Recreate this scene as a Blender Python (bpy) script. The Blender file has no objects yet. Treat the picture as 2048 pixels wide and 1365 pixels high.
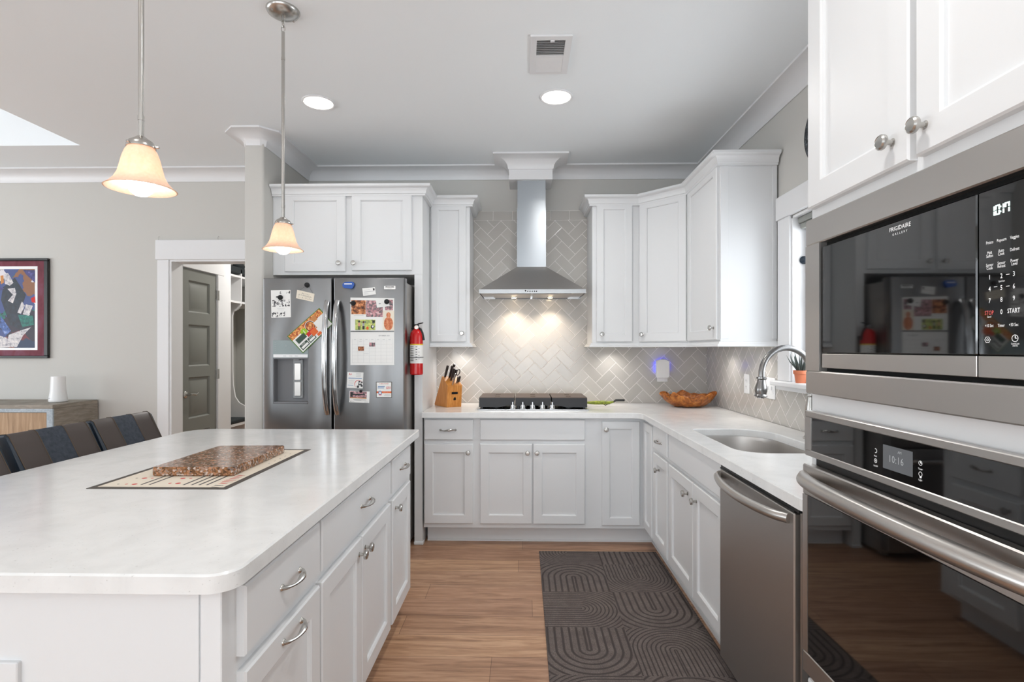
import bpy, bmesh, math, random
from mathutils import Vector, Matrix
random.seed(7)
sc = bpy.context.scene
C = sc.collection
# ---------------------------------------------------------------- camera
F = 1076.0; CY = 699.0; H = 1.342; YAW = math.atan(22/F)
cam = bpy.data.cameras.new('camera'); camo = bpy.data.objects.new('camera', cam); C.objects.link(camo)
camo.location = (0, 0, H); camo.rotation_euler = (math.pi/2, 0, YAW)
cam.sensor_width = 36; cam.lens = F/2048*36; cam.shift_y = (CY-682.5)/2048; cam.clip_start = 0.05
sc.camera = camo
# ---------------------------------------------------------------- view, world, daylight
sc.view_settings.view_transform = 'Standard'; sc.view_settings.look = 'None'
sc.view_settings.gamma = 1; sc.view_settings.use_curve_mapping = False
sc.view_settings.exposure = 0.50
w = bpy.data.worlds.new('world'); sc.world = w; w.use_nodes = True
w.node_tree.nodes['Background'].inputs[0].default_value = (0.88, 0.94, 1.0, 1)
w.node_tree.nodes['Background'].inputs[1].default_value = 2.2
XW = 1.463; YB = 4.30; ZC = 2.787           # right wall, back wall, ceiling
XL = -6.6; YF = -3.6                         # far left wall, wall behind the camera
def area(name, loc, rot, sx, sy, power, col=(1, 1, 1), shape='RECTANGLE', spread=180):
    l = bpy.data.lights.new(name, 'AREA'); l.shape = shape; l.size = sx; l.size_y = sy
    l.energy = power; l.color = col; l.spread = math.radians(spread)
    o = bpy.data.objects.new(name, l); o.location = loc; o.rotation_euler = rot; C.objects.link(o); return o
def spot(name, loc, power, angle, col=(1, 1, 1), blend=0.6, rad=0.03, rot=(0, 0, 0)):
    l = bpy.data.lights.new(name, 'SPOT'); l.energy = power; l.color = col; l.spot_size = math.radians(angle)
    l.spot_blend = blend; l.shadow_soft_size = rad
    o = bpy.data.objects.new(name, l); o.location = loc; o.rotation_euler = rot; C.objects.link(o); return o
R90 = math.pi/2
# daylight of the sink window, an unseen dining window and added rear windows
area('added_rear_daylight', (0.15, YF+0.10, 1.25), (R90+1.0, 0, 0), 2.0, 2.0, 46, (0.88, 0.945, 1.0))
area('added_rear_daylight', (-2.2, YF+0.10, 1.45), (R90+1.0, 0, 0), 1.3, 1.6, 38, (0.88, 0.945, 1.0))
area('added_rear_daylight', (-5.3, YF+0.10, 1.45), (R90+1.0, 0, 0), 1.5, 1.6, 34, (0.86, 0.94, 1.0))
area('daylight_dining', (XL+0.10, 1.6, 1.5), (R90+.55, 0, -R90), 3.0, 1.6, 46, (0.90, 0.955, 1.0))
area('daylight_sink', (XW+0.45, 2.44, 1.62), (R90, 0, R90), 0.9, 0.9, 11, (0.90, 0.955, 1.0))
CANS = [(-1.195, 3.12), (0.19, 3.08), (-1.195, 0.9), (0.19, 0.9), (-2.6, 3.1), (-0.5, -1.3), (-2.6, -1.3)]  # back pair is in view; the others are unseen, added for light
for (cx, cy), cpw in zip(CANS, (0.9, 5.0, 1.5, 5.2, 0, 1.5, 3.0)):
    if not cpw: continue
    area('downlight', (cx, cy, ZC-0.03), (0, 0, 0), 0.14, 0.14, cpw, (1.0, 0.98, 0.95), 'DISK', 150)
# ---------------------------------------------------------------- pixel -> place on a known plane
def ray(px, py):
    dx = (px-1024)/F; s, c = math.sin(YAW), math.cos(YAW)
    return (-s+dx*c, c+dx*s, (CY-py)/F)
def onY(px, py, Y):
    r = ray(px, py); t = Y/r[1]; return (r[0]*t, Y, H+r[2]*t)
def onX(px, py, X):
    r = ray(px, py); t = X/r[0]; return (X, r[1]*t, H+r[2]*t)
def onZ(px, py, Z):
    r = ray(px, py); t = (Z-H)/r[2]; return (r[0]*t, r[1]*t, Z)
def xY(px, Y): return onY(px, 0, Y)[0]
def zY(px, py, Y): return onY(px, py, Y)[2]
def yX(px, X): return onX(px, 0, X)[1]
def zX(px, py, X): return onX(px, py, X)[2]
# ---------------------------------------------------------------- materials
def lin(c):
    if isinstance(c, str):
        c = c.lstrip('#'); c = [int(c[i:i+2], 16)/255 for i in (0, 2, 4)]
    return tuple(((v/12.92) if v <= 0.04045 else ((v+0.055)/1.055)**2.4) for v in c)+(1,)
def mat(name, col='#888888', rough=0.5, metal=0.0, **k):
    m = bpy.data.materials.new(name); m.use_nodes = True
    b = m.node_tree.nodes['Principled BSDF']
    b.inputs['Base Color'].default_value = lin(col); b.inputs['Roughness'].default_value = rough
    b.inputs['Metallic'].default_value = metal
    if 'spec' in k: b.inputs['Specular IOR Level'].default_value = k['spec']
    if 'emit' in k:
        b.inputs['Emission Color'].default_value = lin(k['emit']); b.inputs['Emission Strength'].default_value = k.get('es', 1)
    if 'aniso' in k: b.inputs['Anisotropic'].default_value = k['aniso']
    if 'coat' in k: b.inputs['Coat Weight'].default_value = k['coat']; b.inputs['Coat Roughness'].default_value = k.get('cr', 0.05)
    if 'trans' in k: b.inputs['Transmission Weight'].default_value = k['trans']
    if 'ior' in k: b.inputs['IOR'].default_value = k['ior']
    m.diffuse_color = lin(col)
    return m
def nt(m): return m.node_tree, m.node_tree.nodes['Principled BSDF']
def nd(t, typ, **k):
    n = t.nodes.new(typ)
    for a, v in k.items():
        if a.startswith('i_'):
            n.inputs[int(a[2:])].default_value = v
        else: setattr(n, a, v)
    return n
def math_(t, op, a, b=None, c=None):
    n = t.nodes.new('ShaderNodeMath'); n.operation = op
    for i, v in enumerate((a, b, c)):
        if v is None: continue
        if isinstance(v, (int, float)): n.inputs[i].default_value = v
        else: t.links.new(v, n.inputs[i])
    return n.outputs[0]
def ramp(t, fac, stops, interp='LINEAR'):
    n = t.nodes.new('ShaderNodeValToRGB'); n.color_ramp.interpolation = interp
    e = n.color_ramp.elements
    while len(e) < len(stops): e.new(0.5)
    for i, (p, c) in enumerate(stops):
        e[i].position = p; e[i].color = lin(c)
    t.links.new(fac, n.inputs[0]); return n.outputs[0]
def coords(t, scale=(1, 1, 1), rot=(0, 0, 0), loc=(0, 0, 0)):
    tc = t.nodes.new('ShaderNodeTexCoord'); mp = t.nodes.new('ShaderNodeMapping')
    mp.inputs['Scale'].default_value = scale; mp.inputs['Rotation'].default_value = rot; mp.inputs['Location'].default_value = loc
    t.links.new(tc.outputs['Object'], mp.inputs[0]); return mp.outputs[0]
def noise(t, vec, scale=5, detail=4, rough=0.5, dist=0.0):
    n = nd(t, 'ShaderNodeTexNoise'); n.inputs['Scale'].default_value = scale; n.inputs['Detail'].default_value = detail
    n.inputs['Roughness'].default_value = rough; n.inputs['Distortion'].default_value = dist
    t.links.new(vec, n.inputs['Vector']); return n.outputs['Fac']
def bump(t, b, h, strength=0.2, dist=0.001):
    n = nd(t, 'ShaderNodeBump'); n.inputs['Strength'].default_value = strength; n.inputs['Distance'].default_value = dist
    t.links.new(h, n.inputs['Height']); t.links.new(n.outputs[0], b.inputs['Normal'])
def mixc(t, fac, a, b, typ='MIX'):
    n = nd(t, 'ShaderNodeMix', data_type='RGBA', blend_type=typ)
    if isinstance(fac, (int, float)): n.inputs[0].default_value = fac
    else: t.links.new(fac, n.inputs[0])
    for i, v in ((6, a), (7, b)):
        if isinstance(v, (str, tuple)): n.inputs[i].default_value = lin(v)
        else: t.links.new(v, n.inputs[i])
    return n.outputs[2]

M = {}
M['cab'] = mat('cabinet_paint', '#e1e2e3', 0.36)
M['trim'] = mat('trim_paint', '#e4e4e5', 0.4)
M['ceil'] = mat('ceiling_paint', '#f1f5f7', 0.85)
m = M['wall'] = mat('wall_paint', '#c9c7c2', 0.8)
t, b = nt(m); bump(t, b, noise(t, coords(t), 220, 2), 0.05, 0.0005)
M['hallwall'] = mat('hall_paint', '#b9b9b4', 0.8)
M['doorgrey'] = mat('grey_door_paint', '#7c7d77', 0.45)
M['steel'] = mat('brushed_steel', '#c3bfbb', 0.33, 1.0, aniso=0.5)
t, b = nt(M['steel']); n = noise(t, coords(t, (2, 2, 260)), 3, 3); bump(t, b, n, 0.035, 0.0004)
M['steel_f'] = mat('fridge_steel', '#8f9091', 0.36, 1.0, aniso=0.85); M['steel_f'].node_tree.nodes['Principled BSDF'].inputs['Anisotropic Rotation'].default_value = 0.25
t, b = nt(M['steel_f']); n = noise(t, coords(t, (2, 2, 260)), 3, 3); bump(t, b, n, 0.03, 0.0004)
M['steel_v'] = mat('brushed_steel_upright', '#94989c', 0.30, 1.0, aniso=0.85); M['steel_v'].node_tree.nodes['Principled BSDF'].inputs['Anisotropic Rotation'].default_value = 0.25
t, b = nt(M['steel_v']); n = noise(t, coords(t, (260, 260, 2)), 3, 3); bump(t, b, n, 0.05, 0.0004)
M['steel_d'] = mat('dark_brushed_steel', '#b2afac', 0.43, 1.0, aniso=0.4)
t, b = nt(M['steel_d']); n = noise(t, coords(t, (3, 3, 240)), 3, 3); bump(t, b, n, 0.05, 0.0004)
M['nickel'] = mat('satin_nickel', '#bdbbb7', 0.27, 1.0)
M['faucet'] = mat('brushed_faucet', '#8d8c8b', 0.25, 1.0)
M['chrome'] = mat('polished_steel', '#c4c6c8', 0.13, 1.0)
M['glass_black'] = mat('black_appliance_glass', '#060607', 0.035, 0.0, spec=0.75, ior=1.62)
M['black'] = mat('black_plastic', '#0d0d0e', 0.4)
M['void'] = mat('dark_gap', '#050505', 0.9)
M['iron'] = mat('cast_iron', '#1d1d20', 0.42)
M['iron_top'] = mat('iron_lamp_sheen', '#4a382d', 0.36)  # grate tops painted brown with the warm reflection of the hood lamps
M['rubber'] = mat('rubber', '#1a1a1b', 0.8)
M['white_pl'] = mat('white_plastic', '#eeeeee', 0.35)
M['grey_pl'] = mat('grey_plastic', '#9a9c9d', 0.4)
M['paper'] = mat('paper', '#ecebe8', 0.8)
M['ink'] = mat('dark_ink', '#38383a', 0.8)
M['ink_l'] = mat('pale_ink', '#a5a5a8', 0.8)
M['red'] = mat('red_enamel', '#c40d10', 0.25)
M['redink'] = mat('red_ink', '#cf2f2c', 0.7)
M['blueink'] = mat('blue_ink', '#3c74ad', 0.7)
M['orangeink'] = mat('orange_ink', '#e0672f', 0.7)
M['greenink'] = mat('green_ink', '#4e7a24', 0.7)
M['lime'] = mat('lime_ink', '#9cc42b', 0.7)
M['darkgreen'] = mat('dark_green_ink', '#3a4f43', 0.7)
M['brownink'] = mat('brown_ink', '#5d2f1c', 0.7)
M['tanink'] = mat('tan_ink', '#c9884f', 0.7)
M['skinink'] = mat('peach_ink', '#d9a189', 0.7)
M['blue'] = mat('blue_plastic', '#1550a8', 0.35)
M['yellow'] = mat('yellow_ink', '#e8c63a', 0.6)
M['print_w'] = mat('white_print', '#e6e6e6', 0.6, emit='#ffffff', es=0.25)  # print given a faint glow of its own
M['print_r'] = mat('red_print', '#d8605c', 0.6, emit='#d8605c', es=0.2)  # same faint glow added to the red print
M['led'] = mat('lit_digits', '#000000', 0.5, emit='#dffcf4', es=1.6)
M['lcd'] = mat('grey_display', '#55575a', 0.25, emit='#6b6e72', es=0.18)
M['lcd_t'] = mat('display_digits', '#8f9194', 0.5, emit='#b5b8bb', es=0.25)
M['lamp'] = mat('lit_diffuser', '#ffffff', 0.5, emit='#fffaf0', es=3.5)
M['hoodlamp'] = mat('lit_halogen', '#ffffff', 0.5, emit='#ffe2b8', es=25)
M['bulb'] = mat('lit_bulb', '#ffffff', 0.5, emit='#fff4ec', es=8.5)
M['blueglow'] = mat('blue_night_light', '#2030ff', 0.5, emit='#2a35ff', es=9)
# amber-white scavo glass: translucent
m = M['shade'] = mat('frosted_shade_glass', '#f4e0cb', 0.4)
t, b = nt(m); tr = nd(t, 'ShaderNodeBsdfTranslucent'); tr.inputs[0].default_value = lin('#f8d9c4')
mx = nd(t, 'ShaderNodeMixShader'); mx.inputs[0].default_value = 0.30
t.links.new(b.outputs[0], mx.inputs[1]); t.links.new(tr.outputs[0], mx.inputs[2])
t.links.new(mx.outputs[0], t.nodes['Material Output'].inputs[0])
n = noise(t, coords(t), 120, 3); t.links.new(ramp(t, n, [(0.3, '#efd3ba'), (0.7, '#f5e2cf')]), b.inputs['Base Color'])
# clear window glass
m = M['glass'] = mat('window_glass', '#ffffff', 0.02)
t, b = nt(m); tr = nd(t, 'ShaderNodeBsdfTransparent'); gl = nd(t, 'ShaderNodeBsdfGlossy'); gl.inputs['Roughness'].default_value = 0.02
mx = nd(t, 'ShaderNodeMixShader'); mx.inputs[0].default_value = 0.07
t.links.new(tr.outputs[0], mx.inputs[1]); t.links.new(gl.outputs[0], mx.inputs[2]); t.links.new(mx.outputs[0], t.nodes['Material Output'].inputs[0])
# quartz
m = M['quartz'] = mat('white_quartz', '#e8e7e5', 0.16)
t, b = nt(m); v = coords(t)
n1 = noise(t, v, 9, 6, 0.6, 0.6); n2 = noise(t, v, 140, 3)
c = ramp(t, n1, [(0.30, '#dddddc'), (0.46, '#e3e3e2'), (0.6, '#e7e7e6')])
c2 = ramp(t, n2, [(0.26, '#e2e1e0'), (0.34, '#ffffff')])
t.links.new(mixc(t, 1.0, c, c2, 'MULTIPLY'), b.inputs['Base Color'])
# floor planks, running left to right
m = M['floor'] = mat('brown_vinyl_plank', '#9a7354', 0.42)
t, b = nt(m); v = coords(t)
sp = nd(t, 'ShaderNodeSeparateXYZ'); t.links.new(v, sp.inputs[0])
row = math_(t, 'FLOOR', math_(t, 'DIVIDE', sp.outputs[1], 0.18)); wn = nd(t, 'ShaderNodeTexWhiteNoise', noise_dimensions='1D'); t.links.new(row, wn.inputs['W'])
cb = nd(t, 'ShaderNodeCombineXYZ'); t.links.new(math_(t, 'ADD', sp.outputs[0], math_(t, 'MULTIPLY', wn.outputs['Value'], 1.22)), cb.inputs[0]); t.links.new(sp.outputs[1], cb.inputs[1])
br = nd(t, 'ShaderNodeTexBrick'); br.offset = 0.0; br.inputs['Scale'].default_value = 1; br.inputs['Brick Width'].default_value = 1.22; br.inputs['Row Height'].default_value = 0.18
br.inputs['Mortar Size'].default_value = 0.0011; br.inputs['Mortar Smooth'].default_value = 0.3; br.inputs['Bias'].default_value = 0
br.inputs['Color1'].default_value = lin('#bd957a'); br.inputs['Color2'].default_value = lin('#d3aa88'); br.inputs['Mortar'].default_value = lin('#6a4d3b')
t.links.new(cb.outputs[0], br.inputs['Vector'])
vg = nd(t, 'ShaderNodeVectorMath', operation='ADD'); cg = nd(t, 'ShaderNodeCombineXYZ'); t.links.new(math_(t, 'MULTIPLY', wn.outputs['Value'], 7), cg.inputs[0]); t.links.new(row, cg.inputs[2])
g1 = noise(t, coords(t, (1.1, 15, 1)), 2.0, 8, 0.65, 1.2); g2 = noise(t, coords(t, (6, 150, 1)), 2, 4, 0.6)
gc = ramp(t, g1, [(0.30, '#9f8e84'), (0.46, '#ddd3cb'), (0.60, '#ffffff')])
gd = ramp(t, g2, [(0.3, '#cfc4bb'), (0.6, '#ffffff')])
c = mixc(t, 0.85, br.outputs[0], gc, 'MULTIPLY'); c = mixc(t, 0.6, c, gd, 'MULTIPLY')
t.links.new(c, b.inputs['Base Color']); bump(t, b, g2, 0.12, 0.0006)
t.links.new(math_(t, 'MULTIPLY_ADD', g1, 0.18, 0.33), b.inputs['Roughness'])
# tiles in herringbone (tile 2:1, turned 45 degrees); axis = which object axis runs along the wall
def herring(name, ax, W=0.0762, off=(0, 0), col=('#b7b3ad', '#c0bcb6')):
    m = mat(name, '#c2bbb6', 0.14, spec=0.6); t, b = nt(m)
    tc = nd(t, 'ShaderNodeTexCoord'); sp = nd(t, 'ShaderNodeSeparateXYZ'); t.links.new(tc.outputs['Object'], sp.inputs[0])
    hx = math_(t, 'ADD', sp.outputs[ax], off[0]+50.0*0); hz = math_(t, 'ADD', sp.outputs[2], off[1])
    k = 1/(W*math.sqrt(2))
    x = math_(t, 'ADD', math_(t, 'MULTIPLY', math_(t, 'ADD', hx, hz), k), 400)
    y = math_(t, 'ADD', math_(t, 'MULTIPLY', math_(t, 'SUBTRACT', hz, hx), k), 400)
    i = math_(t, 'FLOOR', x); j = math_(t, 'FLOOR', y)
    u = math_(t, 'FRACT', x); vv = math_(t, 'FRACT', y)
    q = math_(t, 'MODULO', math_(t, 'ADD', math_(t, 'SUBTRACT', i, j), 4000), 4)
    def eq(n): return math_(t, 'COMPARE', q, n, 0.1)
    dl = math_(t, 'ADD', u, eq(1)); dr = math_(t, 'ADD', math_(t, 'SUBTRACT', 1, u), eq(0))
    db = math_(t, 'ADD', vv, eq(2)); dt = math_(t, 'ADD', math_(t, 'SUBTRACT', 1, vv), eq(3))
    d = math_(t, 'MINIMUM', math_(t, 'MINIMUM', dl, dr), math_(t, 'MINIMUM', db, dt))
    # id of the tile -> slight tone change
    ii = math_(t, 'SUBTRACT', i, eq(1)); jj = math_(t, 'SUBTRACT', j, eq(2))
    cb = nd(t, 'ShaderNodeCombineXYZ'); t.links.new(ii, cb.inputs[0]); t.links.new(jj, cb.inputs[1])
    wn = nd(t, 'ShaderNodeTexWhiteNoise'); t.links.new(cb.outputs[0], wn.inputs[0])
    tile = ramp(t, wn.outputs['Value'], [(0, col[0]), (1, col[1])])
    edge = math_(t, 'GREATER_THAN', d, 0.017)
    t.links.new(mixc(t, edge, '#efebe7', tile), b.inputs['Base Color'])
    mr = nd(t, 'ShaderNodeMapRange'); mr.inputs[1].default_value = 0.0; mr.inputs[2].default_value = 0.055; t.links.new(d, mr.inputs[0])
    wob = noise(t, tc.outputs['Object'], 14, 2)
    tilt = math_(t, 'MULTIPLY', math_(t, 'SUBTRACT', wn.outputs['Value'], 0.5), math_(t, 'SUBTRACT', u, vv))
    hgt = math_(t, 'ADD', math_(t, 'ADD', mr.outputs[0], math_(t, 'MULTIPLY', wob, 0.18)), math_(t, 'MULTIPLY', tilt, 0.16))
    bump(t, b, hgt, 0.3, 0.0014)
    t.links.new(math_(t, 'MULTIPLY_ADD', edge, -0.45, 0.6), b.inputs['Roughness'])
    return m
M['tile_b'] = herring('herringbone_tile', 0, off=(0.015, 0.057))
M['tile_r'] = herring('herringbone_tile_side', 1, off=(0.0, 0.0))
M['tile_s'] = mat('border_tile', '#bcb8b2', 0.14, spec=0.6)
M['grout'] = mat('grout', '#efebe7', 0.7)
# woods
def wood(name, c1, c2, c3, sc_=(2, 2, 14), scale=4, rough=0.5):
    m = mat(name, c2, rough); t, b = nt(m)
    n = noise(t, coords(t, sc_), scale, 7, 0.6, 0.8)
    t.links.new(ramp(t, n, [(0.28, c1), (0.5, c2), (0.72, c3)]), b.inputs['Base Color']); bump(t, b, n, 0.1, 0.001); return m
M['bamboo'] = wood('bamboo_wood', '#b06a26', '#c98339', '#d79a52', (40, 40, 3), 3, 0.4)
M['burl'] = wood('burl_wood', '#4a2009', '#a55d1f', '#d18a3c', (9, 9, 9), 3.2, 0.3)
M['oak'] = wood('weathered_oak', '#8f7357', '#a88a6b', '#bda183', (28, 28, 2), 2, 0.6)
M['greyoak'] = wood('grey_driftwood', '#7b746a', '#8f877c', '#a59c90', (3, 3, 18), 3, 0.6)
M['zinc'] = wood('zinc_strap', '#8b96a0', '#a3aeb6', '#b8c0c6', (20, 20, 20), 3, 0.45)
m = M['granite'] = mat('speckled_granite', '#8a6a50', 0.12)
t, b = nt(m); v = coords(t)
vo = nd(t, 'ShaderNodeTexVoronoi'); vo.inputs['Scale'].default_value = 165; t.links.new(v, vo.inputs['Vector'])
sx = nd(t, 'ShaderNodeSeparateColor'); t.links.new(vo.outputs['Color'], sx.inputs[0])
n = noise(t, v, 28, 5, 0.6, 0.4)
a1 = ramp(t, sx.outputs[0], [(0.0, '#1d1b1b'), (0.26, '#5e3d26'), (0.40, '#8a5c38'), (0.58, '#b98468'), (0.74, '#8d8480'), (0.88, '#d6cdc6')], 'CONSTANT')
a2 = ramp(t, n, [(0.35, '#4a301d'), (0.5, '#8f6238'), (0.65, '#b98663')])
t.links.new(mixc(t, 0.42, a1, a2), b.inputs['Base Color'])
# runner with carved arches
m = M['rug'] = mat('carved_runner', '#5a5250', 0.95)
t, b = nt(m); tc = nd(t, 'ShaderNodeTexCoord'); sp = nd(t, 'ShaderNodeSeparateXYZ'); t.links.new(tc.outputs['Object'], sp.inputs[0])
cw = 0.38; gx = math_(t, 'DIVIDE', math_(t, 'ADD', sp.outputs[0], -0.106+cw*40), cw); gy = math_(t, 'DIVIDE', math_(t, 'ADD', sp.outputs[1], -2.585+cw*40), cw)
ix = math_(t, 'FLOOR', gx); iy = math_(t, 'FLOOR', gy)
fx = math_(t, 'SUBTRACT', math_(t, 'FRACT', gx), 0.5); fy = math_(t, 'SUBTRACT', math_(t, 'FRACT', gy), 0.5)
ixo = math_(t, 'MODULO', ix, 2); iyo = math_(t, 'MODULO', iy, 2)
par = math_(t, 'MAXIMUM', ixo, iyo)                               # 1: lines run along the runner
fine = math_(t, 'SUBTRACT', 1, math_(t, 'MODULO', math_(t, 'ADD', ix, iy), 2))
fl = math_(t, 'MULTIPLY', math_(t, 'SUBTRACT', 1, math_(t, 'MULTIPLY', math_(t, 'GREATER_THAN', math_(t, 'MODULO', iy, 4), 1.5), 2)), math_(t, 'SUBTRACT', 1, math_(t, 'MULTIPLY', ixo, 2)))
ua = math_(t, 'ADD', math_(t, 'MULTIPLY', fx, par), math_(t, 'MULTIPLY', fy, math_(t, 'SUBTRACT', 1, par)))
va = math_(t, 'MULTIPLY', fl, math_(t, 'ADD', math_(t, 'MULTIPLY', fy, par), math_(t, 'MULTIPLY', fx, math_(t, 'SUBTRACT', 1, par))))
vp = math_(t, 'MAXIMUM', va, 0.0)
dd = math_(t, 'SQRT', math_(t, 'ADD', math_(t, 'MULTIPLY', ua, ua), math_(t, 'MULTIPLY', vp, vp)))
wv = math_(t, 'SINE', math_(t, 'MULTIPLY', dd, math_(t, 'MULTIPLY_ADD', fine, 8*6.2832, 11*6.2832)))
gr = nd(t, 'ShaderNodeMapRange'); gr.inputs[1].default_value = 0.35; gr.inputs[2].default_value = 0.9; t.links.new(wv, gr.inputs[0])
pile = noise(t, tc.outputs['Object'], 330, 3, 0.7); blot = noise(t, tc.outputs['Object'], 16, 4)
c0 = ramp(t, pile, [(0.3, '#4e4542'), (0.7, '#8b7f7a')]); c0 = mixc(t, 0.5, c0, ramp(t, blot, [(0.3, '#b8b3b0'), (0.7, '#ffffff')]), 'MULTIPLY')
t.links.new(mixc(t, gr.outputs[0], c0, '#463e3c'), b.inputs['Base Color'])
bump(t, b, math_(t, 'ADD', math_(t, 'MULTIPLY', gr.outputs[0], -1.0), math_(t, 'MULTIPLY', pile, 0.5)), 0.7, 0.004)
# leathers
M['leather'] = mat('brown_leather', '#4c4340', 0.42)
t, b = nt(M['leather']); bump(t, b, noise(t, coords(t), 260, 3), 0.15, 0.0006)
m = M['navy'] = mat('navy_suede', '#2d3540', 0.75)
t, b = nt(m); n = noise(t, coords(t), 45, 6, 0.7); t.links.new(ramp(t, n, [(0.3, '#27303b'), (0.7, '#474d58')]), b.inputs['Base Color'])
M['navy_pl'] = mat('navy_leather', '#1b2a38', 0.4)
M['stitch'] = mat('tan_stitching', '#5c4e40', 0.8)
M['darkwood'] = mat('espresso_wood', '#33241b', 0.5)
M['maroon'] = wood('maroon_mat_board', '#5c1f2c', '#74303f', '#7b4a5c', (4, 4, 2), 3, 0.7)
m = M['art'] = mat('abstract_painting', '#333844', 0.5)
t, b = nt(m); v = coords(t, (1, 1, 1), (0, 0.6, 0)); vo = nd(t, 'ShaderNodeTexVoronoi'); vo.inputs['Scale'].default_value = 9; vo.inputs['Randomness'].default_value = 1
nn = nd(t, 'ShaderNodeTexNoise'); nn.inputs['Scale'].default_value = 3.5; nn.inputs['Detail'].default_value = 5
t.links.new(v, nn.inputs['Vector']); t.links.new(mixc(t, 0.42, v, nn.outputs['Color']), vo.inputs['Vector'])
sx = nd(t, 'ShaderNodeSeparateColor'); t.links.new(vo.outputs['Color'], sx.inputs[0])
t.links.new(ramp(t, sx.outputs[0], [(0, '#151a26'), (0.22, '#2b2233'), (0.36, '#1e3050'), (0.5, '#6c1f2a'), (0.6, '#b8b2b4'), (0.68, '#3c4a80'), (0.78, '#14695c'), (0.86, '#d9d4d8'), (0.93, '#8a5a3a')], 'CONSTANT'), b.inputs['Base Color'])
m = M['blot'] = mat('printed_blossoms', '#ecebe8', 0.8)
t, b = nt(m); n = noise(t, coords(t), 60, 4, 0.6); t.links.new(ramp(t, n, [(0.45, '#3d3c40'), (0.52, '#eeedea')]), b.inputs['Base Color'])
def photo(name, stops, scale):
    m = mat(name, '#777777', 0.5); t, b = nt(m); n = noise(t, coords(t), scale, 4, 0.6, 0.5)
    t.links.new(ramp(t, n, stops), b.inputs['Base Color']); return m
M['ph1'] = photo('warm_photo', [(0.3, '#2c1509'), (0.45, '#7a3f1c'), (0.58, '#d98a52'), (0.7, '#e8b48c')], 45)
M['ph2'] = photo('grey_pink_photo', [(0.3, '#2d2a2c'), (0.45, '#6f686b'), (0.56, '#c9888e'), (0.7, '#e0d6d4')], 55)
M['ph3'] = photo('green_craft_photo', [(0.3, '#3c4a7a'), (0.45, '#a9b85a'), (0.55, '#c7d472'), (0.7, '#f0c7a0')], 60)
M['ph4'] = photo('orange_craft_photo', [(0.35, '#b2532e'), (0.5, '#cf7a4c'), (0.65, '#dfa07a')], 40)
M['food'] = photo('food_photo', [(0.3, '#5a2a12'), (0.45, '#c0592a'), (0.55, '#e8a24a'), (0.7, '#f2d7a6')], 70)
M['terra'] = mat('terracotta', '#d07a57', 0.7)
M['leafgrey'] = mat('grey_green_leaf', '#4b5450', 0.5)
M['cushion'] = mat('dark_cushion', '#23292c', 0.8)
M['clockface'] = photo('dark_speckled_face', [(0.4, '#101214'), (0.55, '#2a2f35'), (0.72, '#8b929a')], 60)
M['kiwi'] = photo('green_yellow_glaze', [(0.35, '#5d6a1c'), (0.55, '#8c9a2a'), (0.7, '#b5b43a')], 60)
M['handlewood'] = mat('dark_knife_handle', '#2c211c', 0.35)
M['cream'] = mat('cream_placemat', '#e6dccb', 0.6)
M['matborder'] = mat('dark_placemat_border', '#4c4640', 0.6)
M['brownvoid'] = mat('dark_brown_gap', '#2b1d16', 0.8)
M['beige_void'] = mat('shadowed_board', '#5a3a26', 0.8)
M['alu'] = mat('blind_rail', '#8f918c', 0.5)
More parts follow.
